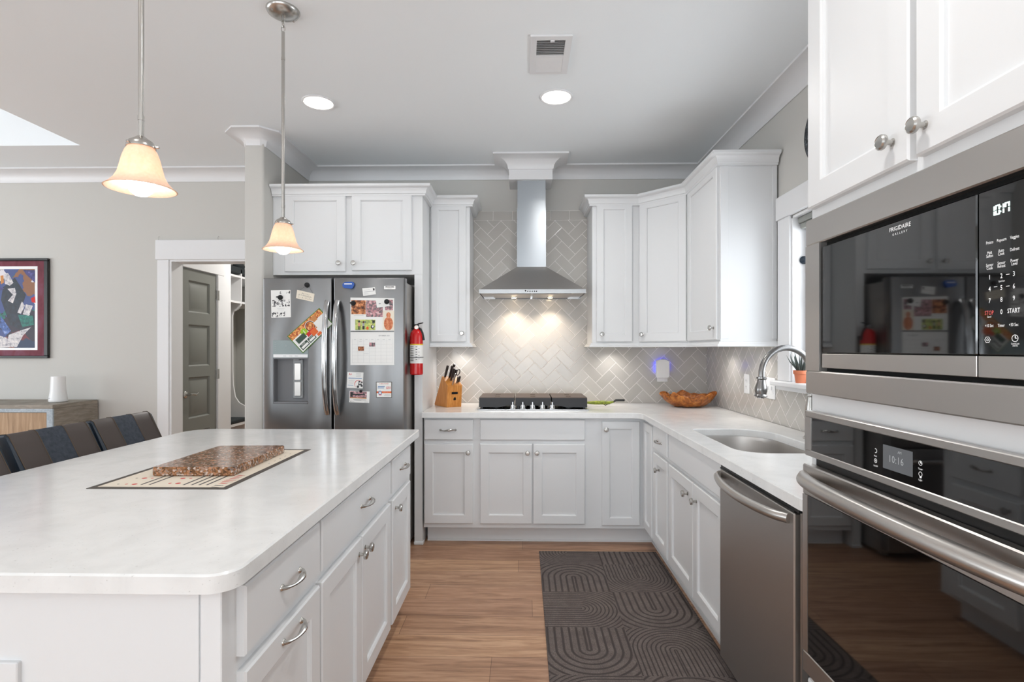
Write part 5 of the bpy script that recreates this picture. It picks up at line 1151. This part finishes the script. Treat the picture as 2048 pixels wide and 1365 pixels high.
for z_, a0, a1 in [(ez(695+3.4*i), -.9+.0*i, -.25) for i in range(9)]+[(ez(695+5*i), .05, .30) for i in range(6)]+[(ez(698+7*i), .5, .62) for i in range(4)]:
    p_ = [(EX+(R_+.0013)*math.sin(t_), EY-(R_+.0013)*math.cos(t_)) for t_ in (a0, (a0+a1)/2, a1)]
    for u_, v_ in zip(p_, p_[1:]): mb.face([(u_[0], u_[1], z_), (v_[0], v_[1], z_), (v_[0], v_[1], z_+.004), (u_[0], u_[1], z_+.004)])
part('printing', mb, 'ink', lb, flat=True)
mb = MB(); mb.lathe((EX, EY, 0), (0, 0, 1), [(R_*.40, ez(656.5)), (R_*.40, ez(651)), (R_*.25, ez(649))], 16); mb.tube([(EX-.035, EY-.0, ez(657)), (EX, EY-.003, ez(656)), (EX+.006, EY-.002, ez(654))], [.004, .006, .006], 8, flat=.6); mb.tube([(EX-.01, EY, ez(652)), (EX+.015, EY, ez(648)), (EX+.045, EY, ez(646))], [.006, .007, .004], 8, flat=.7); part('valve', mb, 'black', a)
mb = MB(); mb.lathe((EX+.004, EY-.014, ez(655.5)), (0, -1, .1), [(.014, 0), (.015, .006), (.013, .009)], 20); part('gauge', mb, 'chrome', a)
mb = MB(); mb.tube([(EX+.010, EY-.002, ez(655)), (EX+.028, EY-.004, ez(659)), (EX+.040, EY-.006, ez(667)), (EX+.050, EY-.006, ez(681))], [.006, .008, .009, .008], 10); part('hose', mb, 'black', a)
mb = MB(); mb.box(EX-.012, EX+.012, EY+R_-.006, YG-.0005, ez(735), ez(672), .002); mb.tube([(EX+(R_+.002)*math.cos(t_), EY+(R_+.002)*math.sin(t_), ez(715)) for t_ in [2*math.pi*i/24 for i in range(25)]], .0022, 6); part('bracket', mb, 'black', a)

# ---------------- ceiling: vent, downlights, pendants
v = [onZ(1061, 69, ZC), onZ(1148, 69, ZC), onZ(1138, 144.5, ZC), onZ(1062, 144.5, ZC)]
vx0, vx1, vy0, vy1 = v[0][0], v[1][0]-.006, v[0][1], v[2][1]
a = thing('ceiling_vent', 'white rectangular air register in the ceiling in front of the downlight', 'air vent', ((vx0+vx1)/2, (vy0+vy1)/2, ZC-.012))
fr = Fr((0, 0, 0), (1, 0, 0), (0, 0, 1)); fr.V = Vector((0, 1, 0)); b_ = .030; ym_ = vy0+(vy1-vy0)*.50
mb = MB(); opened(mb, fr, vx0, vx1, vy0, vy1, ZC-.010, ZC-.0006, [(vx0+b_, vx1-b_, vy0+b_, ym_-.006), (vx0+b_, vx1-b_, ym_+.006, vy1-b_*.8)]); part('frame', mb, 'trim', a)
mb = MB(); mb.box(vx0+b_, vx1-b_, vy0+b_, ym_-.006, ZC-.0014, ZC-.0007); part('duct', mb, 'grey_pl', a)
for y0_, y1_, n_, tilt in ((vy0+b_, ym_-.006, 9, 1), (ym_+.006, vy1-b_*.8, 9, -1)):
    mb = MB()
    for i in range(n_):
        y = y0_+(y1_-y0_)*(i+.5)/n_; d_ = (y1_-y0_)/n_*(.30 if tilt == 1 else .62); mb.prism([(vx0+b_, y-d_*tilt, ZC-.010), (vx0+b_, y-d_*tilt+.001, ZC-.010), (vx0+b_, y+d_*tilt+.001, ZC-.002), (vx0+b_, y+d_*tilt, ZC-.002)], (vx1-vx0-2*b_, 0, 0))
    part('louvres', mb, 'trim', a)
mb = MB(); mb.box((vx0+vx1)/2-.004, (vx0+vx1)/2+.016, vy0+b_-.002, vy0+b_+.014, ZC-.014, ZC-.010, .001); part('lever', mb, 'trim', a)
for (x, y), lab in zip(CANS, ['round recessed downlight in the ceiling left of the air vent, before the partition wall', 'round recessed downlight in the ceiling between the air vent and the range hood', 'unseen added downlight over the island, nearer than the pendants', 'unseen added downlight over the aisle, nearer than the air vent', None, 'unseen added downlight behind the camera near the aisle', 'unseen added downlight behind the camera near the dining side']):
    if lab is None: continue
    a = thing('downlight', lab, 'light', (x, y, ZC), 'recessed downlights')
    mb = MB(); mb.lathe((x, y, ZC-.0005), (0, 0, -1), [(.094, 0), (.094, .004), (.088, .008), (.082, .006), (.078, .001)], 40); part('ring', mb, 'trim', a)
    mb = MB(); mb.lathe((x, y, ZC-.0068), (0, 0, -1), [(.080, 0), (.076, .001)], 32); part('lens', mb, 'lamp', a)
ZR = 1.765
for (x, y), lab in (((-1.008, 1.400), 'nearer frosted amber bell pendant hanging over the island'), ((-1.022, 2.272), 'farther frosted amber bell pendant hanging over the island')):
    a = thing('pendant_lamp', lab, 'pendant lamp', (x, y, ZR-.03), 'pendants over the island')
    mb = MB(); mb.lathe((x, y, ZC-.0005), (0, 0, -1), [(.068, 0), (.068, .004), (.062, .014), (.040, .026), (.012, .030)], 36)
    for an in (1.0, 4.1): mb.lathe((x+.05*math.cos(an), y+.05*math.sin(an), ZC-.018), (0, 0, -1), [(.005, 0), (.005, .006), (.002, .008)], 10)
    part('canopy', mb, 'nickel', a)
    mb = MB()
    for zc_, ax_ in ((ZC-.040, (1, 0)), (ZC-.060, (0, 1)), (ZC-.080, (1, 0))):
        R__ = []
        for i in range(16):
            t_ = 2*math.pi*i/16; c_ = Vector((x+ax_[0]*.008*math.cos(t_), y+ax_[1]*.008*math.cos(t_), zc_+.014*math.sin(t_))); n_ = Vector((ax_[0]*math.cos(t_), ax_[1]*math.cos(t_), math.sin(t_))); s_ = Vector((ax_[1], ax_[0], 0))
            R__.append([c_+n_*.0018*math.cos(b2)+s_*.0018*math.sin(b2) for b2 in [2*math.pi*j/6 for j in range(6)]])
        mb.rings(R__, loop=True)
    part('chain', mb, 'nickel', a)
    zs = ZR+.113
    mb = MB(); mb.tube([(x, y, ZC-.092), (x, y, zs+.012)], .0068, 14); mb.lathe((x, y, ZC-.20), (0, 0, -1), [(.0078, 0), (.0078, .012)], 14); mb.lathe((x, y, zs+.08), (0, 0, -1), [(.0078, 0), (.0078, .012)], 14); part('rod', mb, 'nickel', a)
    mb = MB(); mb.lathe((x, y, zs), (0, 0, 1), [(.034, -.004), (.034, .002), (.028, .012), (.016, .020), (.009, .026)], 28)
    for an in (.3, 2.4, 4.5): mb.lathe((x+.033*math.cos(an), y+.033*math.sin(an), zs), (math.cos(an), math.sin(an), 0), [(.003, 0), (.003, .008), (.002, .009)], 8)
    part('socket_cap', mb, 'nickel', a)
    pr_s = [(.030, .110), (.037, .098), (.043, .080), (.048, .058), (.053, .038), (.061, .022), (.073, .008), (.083, .0)]
    mb = MB(); mb.lathe((x, y, ZR), (0, 0, 1), pr_s+[(r-.003, h-.0005) for r, h in pr_s[::-1]], 48, cap=False); part('shade', mb, 'shade', a)
    mb = MB(); mb.lathe((x, y, ZR), (0, 0, 1), [(.001, -.020), (.014, -.017), (.025, -.008), (.031, .004), (.033, .015), (.031, .028), (.024, .042), (.017, .054), (.014, .072), (.013, .085)], 24); part('bulb', mb, 'bulb', a)

# ---------------- island top things
pm = [onZ(172, 978, .9145), onZ(462, 978, .9145), onZ(617, 899.5, .9145), onZ(416, 899.5, .9145)]
mx0, mx1, my0, my1 = pm[0][0], (pm[1][0]+pm[2][0])/2, pm[0][1], pm[2][1]
names = ['matborder', 'cream', 'redink', 'ink', 'matborder']
mb = MB(); mb.box(mx0, mx1, my0, my1, .9143, .9153); 
def mk(u0, u1, v0, v1, mi, z=.9156): mb.face([(mx0+(mx1-mx0)*u0, my0+(my1-my0)*v0, z), (mx0+(mx1-mx0)*u1, my0+(my1-my0)*v0, z), (mx0+(mx1-mx0)*u1, my0+(my1-my0)*v1, z), (mx0+(mx1-mx0)*u0, my0+(my1-my0)*v1, z)], mi)
mk(.045, .955, .03, .97, 1)
for u in (.31, .37, .62, .68, .735, .79): mk(u, u+.016, .07, .42, 3, .9158)
def dsc(u, v, r, mi): mb.face([(mx0+(mx1-mx0)*u+r*math.cos(t_), my0+(my1-my0)*v+r*math.sin(t_), .9158) for t_ in [2*math.pi*k/14 for k in range(14)]], mi)
for i, u in enumerate((.14, .20, .26)):
    for j in range(7): dsc(u+.004*j, .08+.12*j, .0035 if i == 0 else (.008 if (i+j) % 2 == 0 else .0045), 3 if i == 0 else 2)
for i, u in enumerate((.50, .56)):
    for j in range(4): dsc(u, .10+.10*j, .008 if (i+j) % 2 else .005, 2)
f_ = Fr((0, 0, 0), (0, 1, 0), (0, 0, 1)); f_.V = Vector((-1, 0, 0))
xt_ = mx0+(mx1-mx0)*.895
rs_ = random.Random(4)
for k_ in range(15):
    y_ = my0+.022+.0105*k_+(.006 if k_ > 2 else 0); h_ = .012+.008*rs_.random(); s_ = .006 if k_ % 2 else -.006
    mb.face([(xt_-h_, y_, .9159), (xt_-h_, y_+.0034, .9159), (xt_+h_, y_+.0034+s_, .9159), (xt_+h_, y_+s_, .9159)], 3 if k_ < 3 else 2)
for j in range(5): mk(.90, .905, .55+.07*j, .57+.07*j, 3, .9158)
single('place_mat', mb, names, 'cream printed mat with dark border lying on the island top', 'mat')
o = bpy.data.objects['place_mat']
for p_ in o.data.polygons: p_.use_smooth = False
bt = .030; ga, gb, gc, gd = onZ(303, 953, .9165), onZ(467, 953, .9165), onZ(570, 891, .9165+bt), onZ(440, 891.5, .9165+bt)
mb = MB(); 
def inset(P4, k): c_ = sum((Vector(p) for p in P4), Vector())/4; return [Vector(p)+(c_-Vector(p)).normalized()*k for p in P4]
base4 = [(p[0], p[1], 0) for p in (ga, gb, gc, gd)]
base4 = [(ga[0], ga[1], 0), (gb[0], gb[1], 0), (gc[0], gc[1], 0), (gd[0], gd[1], 0)]
r4 = rounded([(p[0], p[1]) for p in base4], [.008]*4, 4); cm = Vector((sum(p[0] for p in r4)/len(r4), sum(p[1] for p in r4)/len(r4)))
def gring(k, z): return [(cm.x+(x-cm.x)*k, cm.y+(y-cm.y)*k, z) for x, y in r4]
mb.rings([gring(.985, .9165), gring(1, .920), gring(1, .9165+bt-.004), gring(.985, .9165+bt)]); single('granite_board', mb, 'granite', 'brown speckled granite slab lying askew on the printed mat', 'cutting board')

# ---------------- runner on the floor
ra, rb_ = onZ(1079.5, 1106, .008), onZ(1314, 1108, .008)
rx0_, rx1_ = .106, XF1+.045; ry1_ = 3.562; ry0_ = 1.35
mb = MB(); 
mb.box(rx0_, rx1_, ry0_, ry1_, .0004, .008, .003); o = part('floor_runner', mb, 'rug'); o['label'] = 'dark grey carved runner with arch pattern on the floor before the sink'; o['category'] = 'rug'
# ---------------- bar stools
def stool(Y0_, Y1_, label, first=[None]):
    c_ = Vector((-1.86, (Y0_+Y1_)/2, 0))
    if first[0] is not None:
        r = first[0].copy(); C.objects.link(r); r.location = c_; r['label'] = label
        for ch_ in list(first[0].children):
            d_ = ch_.copy(); C.objects.link(d_); d_.parent = r
            for g_ in list(ch_.children): h_ = g_.copy(); C.objects.link(h_); h_.parent = d_
        return r
    a = thing('bar_stool', label, 'bar stool', c_, 'bar stools along the island'); first[0] = a
    xt_, zt2 = -2.052, 1.000; W_ = Y1_-Y0_
    def prf(dx, grow=0): # cross-section in XZ, leaning
        b_ = [(-1.905+.0, .60), (-1.975+.004, .83), (-2.035, .955), (-2.055, .992), (-2.068, 1.000), (-2.088, .998), (-2.104, .985), (-2.100, .95), (-2.045, .80), (-1.985, .60)]
        return b_
    s0, s1, s2, s3 = Y0_+.012, Y0_+W_*.335, Y0_+W_*.665, Y1_-.012
    def seg_(y0, y1, name, m_, i0=0, i1=0, grow=0):
        mb = MB(); P_ = prf(0); cen = Vector((sum(p[0] for p in P_)/len(P_), sum(p[1] for p in P_)/len(P_)))
        def rg(y, k): return [(cen.x+(x-cen.x)*(1-k), y, cen.y+(z-cen.y)*(1-k*.35)) for x, z in P_]
        rr = []
        if i0: rr += [rg(y0, .18), rg(y0+.006, .05)]
        rr += [rg(y0+(.016 if i0 else 0), -grow), rg(y1-(.016 if i1 else 0), -grow)]
        if i1: rr += [rg(y1-.006, .05), rg(y1, .18)]
        mb.rings(rr); return part(name, mb, m_, a)
    seg_(s0, s1, 'back_panel', 'leather'); seg_(s1, s2, 'back_insert', 'navy'); seg_(s2, s3, 'back_panel', 'leather')
    seg_(Y0_, s0, 'back_side', 'navy_pl', 1, 0); seg_(s3, Y1_, 'back_side', 'navy_pl', 0, 1)
    mb = MB()
    for y in (s0+.002, s1, s2, s3-.002):
        pp = prf(0)[1:9]; mb.tube([(x+(.0012 if k < 4 else -.0012), y, z+(.001 if 2 < k < 6 else 0)) for k, (x, z) in enumerate(pp)], .0016, 6)
    part('stitching', mb, 'stitch', a)
    mb = MB(); mb.box(-2.0, -1.62, Y0_+.005, Y1_-.005, .60, .685, .02); part('seat', mb, 'leather', a)
    for x, y in ((-1.97, Y0_+.03), (-1.97, Y1_-.03), (-1.65, Y0_+.03), (-1.65, Y1_-.03)):
        mb = MB(); mb.prism([(x-.018, y-.018, .60), (x+.018, y-.018, .60), (x+.018, y+.018, .60), (x-.018, y+.018, .60)], (-.02 if x < -1.8 else .02, 0, -.60)); part('leg', mb, 'darkwood', a)
    mb = MB(); mb.box(-1.965, -1.655, Y0_+.02, Y0_+.038, .2, .225); mb.box(-1.965, -1.655, Y1_-.038, Y1_-.02, .2, .225); mb.box(-1.66, -1.64, Y0_+.03, Y1_-.03, .25, .275); part('footrest', mb, 'darkwood', a)
    return a
stool(2.095, 2.505, 'brown and navy bar stool, middle of the three at the island')
stool(2.520, 2.930, 'brown and navy bar stool at the far end of the island')
stool(1.650, 2.060, 'brown and navy bar stool nearest the camera, only a sliver in the frame')
# ---------------- sideboard, device, picture
SXR = xY(195, 4.28); SYF = 3.865; SZ = .935; SXL = SXR-1.75
a = thing('sideboard', 'grey weathered wood sideboard with zinc framed doors against the dining wall', 'sideboard', ((SXL+SXR)/2, 4.07, 0))
mb = MB(); mb.box(SXL, SXR, SYF+.012, 4.283, .10, SZ-.03); mb.box(SXL, SXR+.0, SYF, 4.283, SZ-.03, SZ, .002)
for x in (SXL+.03, SXR-.07):
    for y in (SYF+.02, 4.22): mb.box(x, x+.04, y, y+.04, 0, .101)
part('case', mb, 'greyoak', a)
fs = FB(SYF+.012); zr = .045
mb = MB(); opened(mb, fs, SXL, SXR, .10, SZ-.030, 0, .012, [(SXL+zr+(SXR-SXL-zr)*k/3, SXL+(SXR-SXL-zr)*(k+1)/3, .145, SZ-.055) for k in range(3)]); part('zinc_frame', mb, 'zinc', a)
for k in range(3):
    mb = MB(); mb.fbox(fs, SXL+zr+(SXR-SXL-zr)*k/3+.004, SXL+(SXR-SXL-zr)*(k+1)/3-.004, .149, SZ-.060, .0005, .009); part('door', mb, 'oak', a)
dxx = xY(116.5, 4.08); 
a = thing('wifi_router', 'white tapered cylinder router standing on the grey sideboard', 'router', (dxx, 4.08, SZ))
mb = MB(); mb.lathe((dxx, 4.08, SZ+.018), (0, 0, 1), [(.060, 0), (.059, .006), (.050, .07), (.0465, .16), (.0455, .178), (.043, .181)], 36); part('shell', mb, 'white_pl', a)
mb = MB(); mb.lathe((dxx, 4.08, SZ+.0005), (0, 0, 1), [(.052, 0), (.060, .006), (.061, .0165), (.059, .0175)], 36); part('base', mb, 'white_pl', a)
mb = MB(); mb.fbox(FB(4.0215), dxx-.027, dxx-.012, SZ+.031, SZ+.034, 0, .0008); part('small_mark', mb, 'ink_l', a, flat=True)
fp = FB(YB); ax1 = xY(96.5, YB-.02); az0, az1 = zY(50, 717, YB-.02), zY(50, 517, YB-.02); aw = 1.02; ax0 = ax1-aw
a = thing('framed_picture', 'abstract painting in maroon mat and black frame on the dining wall', 'picture', ((ax0+ax1)/2, YB-.01, az0))
mb = MB(); fw = .034
for u0, u1, v0, v1 in ((ax0, ax1, az1-fw*.6, az1), (ax0, ax1, az0, az0+fw*.6), (ax0, ax0+fw, az0+fw*.6, az1-fw*.6), (ax1-fw, ax1, az0+fw*.6, az1-fw*.6)): mb.fbox(fp, u0, u1, v0, v1, .001, .026, .004)
part('frame', mb, 'black', a)
mb = MB(); mb.fbox(fp, ax0+fw, ax1-fw, az0+fw*.6, az1-fw*.6, .002, .008); part('mat_board', mb, 'maroon', a)
i0 = ax1-xY(77, YB); j1 = az1-zY(50, 533.5, YB); j0 = zY(50, 700.5, YB)-az0
mb = MB(); mb.fbox(fp, ax0+i0, ax1-i0, az0+j0, az1-j1, .008, .0095); part('inner_mat', mb, 'white_pl', a)
mb = MB(); mb.fbox(fp, ax0+i0+.022, ax1-i0-.022, az0+j0+.018, az1-j1-.022, .0095, .0105); ar = part('painting', mb, 'art', a)
# a few big strokes of the abstract
mb = MB(); names = ['navy_pl', 'paper', 'redink', 'tanink']; names = ['strokedark', 'strokewhite', 'redink', 'tanink', 'strokeblue', 'teal', 'violet']
M['strokewhite'] = photo('scumbled_white', [(.3, '#6d6a78'), (.5, '#c9c4c6'), (.7, '#e6e0dc')], 40); M['strokedark'] = photo('scumbled_dark', [(.35, '#10141f'), (.6, '#1e2a3a'), (.75, '#3a2f3c')], 25); M['strokeblue'] = photo('scumbled_blue', [(.35, '#22345c'), (.55, '#4a6ab0'), (.7, '#a9b8dc')], 40)
M['teal'] = photo('scumbled_teal', [(.35, '#0c4f4a'), (.6, '#15786a'), (.75, '#4aa08a')], 40); M['violet'] = photo('scumbled_violet', [(.35, '#2c2850'), (.6, '#4a4588'), (.75, '#7a74a8')], 30)
def sp_(pts, mi, w_): mb.face([fp.P(onY(x, y, YB-.01)[0], onY(x, y, YB-.01)[2], w_) for x, y in pts], mi)
sp_([(30, 556), (52, 590), (40, 625), (50, 665), (20, 650), (2, 600), (6, 575)], 0, .0108)
sp_([(8, 549), (16, 546), (22, 556), (27, 566), (20, 572), (10, 568)], 1, .0110)
sp_([(1, 552), (7, 551), (8, 566), (2, 569)], 3, .0109)
sp_([(15, 578), (30, 576), (33, 588), (26, 607), (16, 602), (26, 590)], 1, .0112)
sp_([(44, 603), (50, 612), (42, 628), (35, 626)], 1, .0111); sp_([(52, 609), (66, 612), (58, 632), (46, 629)], 1, .0112); sp_([(62, 597), (70, 593), (71, 606), (64, 605)], 2, .0111)
sp_([(36, 630), (66, 632), (68, 650), (45, 655)], 5, .0109); sp_([(46, 540), (70, 541), (70, 566), (52, 549)], 6, .0108); sp_([(0, 574), (9, 577), (0, 582)], 6, .0112)
sp_([(18, 670), (40, 662), (62, 655), (46, 672), (34, 695), (10, 694)], 1, .0110); sp_([(2, 632), (22, 662), (12, 672), (0, 655)], 4, .0111); sp_([(0, 672), (14, 676), (20, 695), (0, 696)], 1, .0109)
part('brush_strokes', mb, names, ar, flat=True)
# hooks on the doorway head casing
for p in (317, 436):
    mb = MB(); c_ = onY(p, 480, YB-.02); mb.tube([(c_[0], YB-.02, c_[2]-.006), (c_[0], YB-.022, c_[2]+.02), (c_[0]+.006, YB-.022, c_[2]+.028), (c_[0]+.010, YB-.022, c_[2]+.02)], .0015, 6)
    single('hook', mb, 'nickel', 'tiny metal hook on the doorway head casing, ' + ('left end' if p < 400 else 'above the grey door'), 'hook')
# ---------------- mud room locker
LY = 5.93
a = thing('mud_room_locker', 'white built in locker with cubbies and dark bench cushion in the mud room', 'locker', (-3.3, LY, 0))
xa_ = lambda p: xY(p, LY); zl = lambda y: zY(470, y, LY)
mb = MB(); back = -3.645
pp = [(back, 0), (xa_(494), 0), (xa_(494), zl(828)), (xa_(489), zl(812)), (xa_(478), zl(806)), (xa_(470), zl(794)), (xa_(466), zl(770)), (xa_(465), zl(740)), (xa_(464.5), zl(632)), (xa_(467), zl(624)), (xa_(475), zl(620)), (xa_(481), zl(612)), (xa_(482), zl(600)), (xa_(482), zl(540)), (back, zl(540))]
mb.prism([(x, LY, z) for x, z in pp], (0, .02, 0)); part('side_panel', mb, 'trim', a)
yf, yn = 6.745, 5.30
fl_ = xa_(482)
for z in (zl(555), zl(606)):
    mb = MB(); mb.box(back, fl_, yn, LY, z-.01, z+.012); mb.box(back, fl_, LY+.02, yf, z-.01, z+.012); part('shelf', mb, 'trim', a)
mb = MB(); zbn = zl(838); mb.box(back, xa_(494)-.0, LY+.0205, yf, zbn-.05, zbn-.022); mb.box(back, xa_(494), yn, LY-.0005, zbn-.05, zbn-.022); mb.box(back, back+.02, yn, yf, 0, zbn-.05); part('bench', mb, 'trim', a)
mb = MB(); mb.box(back+.01, xa_(495), LY+.022, yf-.005, zbn-.0215, zbn+.02, .01); mb.box(back+.01, xa_(495), yn, LY-.002, zbn-.0215, zbn+.02, .01); part('cushion', mb, 'cushion', a)
mb = MB(); mb.box(back, back+.006, yn, LY-.001, zl(606)+.013, zl(540)); mb.box(back, back+.006, LY+.021, yf, zbn+.021, 2.3); part('back_panel', mb, 'hallwall', a)
mb = MB(); zz_ = zl(538); mb.box(back+.02, fl_, LY-.3, LY+.55, zl(554)+.025, zl(554)+.10, .01); o = single('storage_basket', mb, 'cushion', 'dark basket on the top locker shelf in the mud room', 'basket')
mb = MB(); mb.lathe((xa_(478)-.06, LY+.1, zl(554)+.1005), (0, 0, 1), [(.06, 0), (.07, .03), (.05, .06), (.02, .07)], 16); single('cap', mb, 'cushion', 'dark cap on the basket on the top locker shelf', 'cap')
# ---------------- window wall: round plate clock, plant, suction hook
cyk, czk = 2.63, H+(CY-276)*2.72/F
a = thing('round_wall_plate', 'dark round speckled plate hung high on the wall above the window', 'wall decor', (XW-.015, cyk, czk-.158))
mb = MB(); mb.lathe((XW-.001, cyk, czk), (-1, 0, 0), [(.12, 0), (.150, .006), (.1575, .020), (.155, .023)], 48); part('rim', mb, 'black', a)
mb = MB(); mb.lathe((XW-.0241, cyk, czk), (-1, 0, 0), [(.153, 0), (.14, .001), (.05, -.004+.006)], 48); part('face', mb, 'clockface', a)
PX_, PY_ = XW-.005, 2.845
PX_ = onY(1601.5, 745, 2.845)[0]; pr = .036
a = thing('potted_succulent', 'small spiky succulent in a terracotta pot on the window sill', 'potted plant', (PX_, PY_, WZ0))
mb = MB(); mb.lathe((PX_, PY_, WZ0+.0005), (0, 0, 1), [(.024, 0), (.031, .046), (.0355, .047), (.0365, .066), (.033, .066), (.030, .056)], 28); part('pot', mb, 'terra', a)
mb = MB(); mb.lathe((PX_, PY_, WZ0+.056), (0, 0, 1), [(.029, 0), (.02, .003)], 16); part('soil', mb, 'void', a)
rn = random.Random(5)
for i in range(15):
    an = 2*math.pi*i/15+rn.random()*.3; tl = .25+.55*((i*7) % 5)/4; L_ = .075+.04*rn.random(); d_ = Vector((math.cos(an)*tl, math.sin(an)*tl, 1)).normalized(); b0 = Vector((PX_+math.cos(an)*.012, PY_+math.sin(an)*.012, WZ0+.058))
    mb = MB(); mb.tube([b0, b0+d_*L_*.35+Vector((0, 0, .003)), b0+d_*L_*.7, b0+d_*L_+Vector((0, 0, .012))], [.0055, .0068, .0045, .0006], 8, flat=.5); part('leaf', mb, 'leafgrey', a)
c_ = onX(1607.5, 520.5, XW+.06); mb = MB(); mb.lathe((c_[0], c_[1]-.01, c_[2]), (-.2, -1, 0), [(.020, 0), (.022, .006), (.012, .010), (.010, .02), (.004, .024)], 20)
c_ = (WY1-.0125); 
mb = MB(); q_ = onY(1608, 520.5, WY1-.02); mb.lathe((q_[0], WY1-.0125, q_[2]), (0, -1, 0), [(.020, 0), (.022, .006), (.014, .012), (.010, .022), (.004, .026)], 20)
single('suction_hook', mb, 'navy_pl', 'small dark round hook stuck inside the window jamb', 'hook')
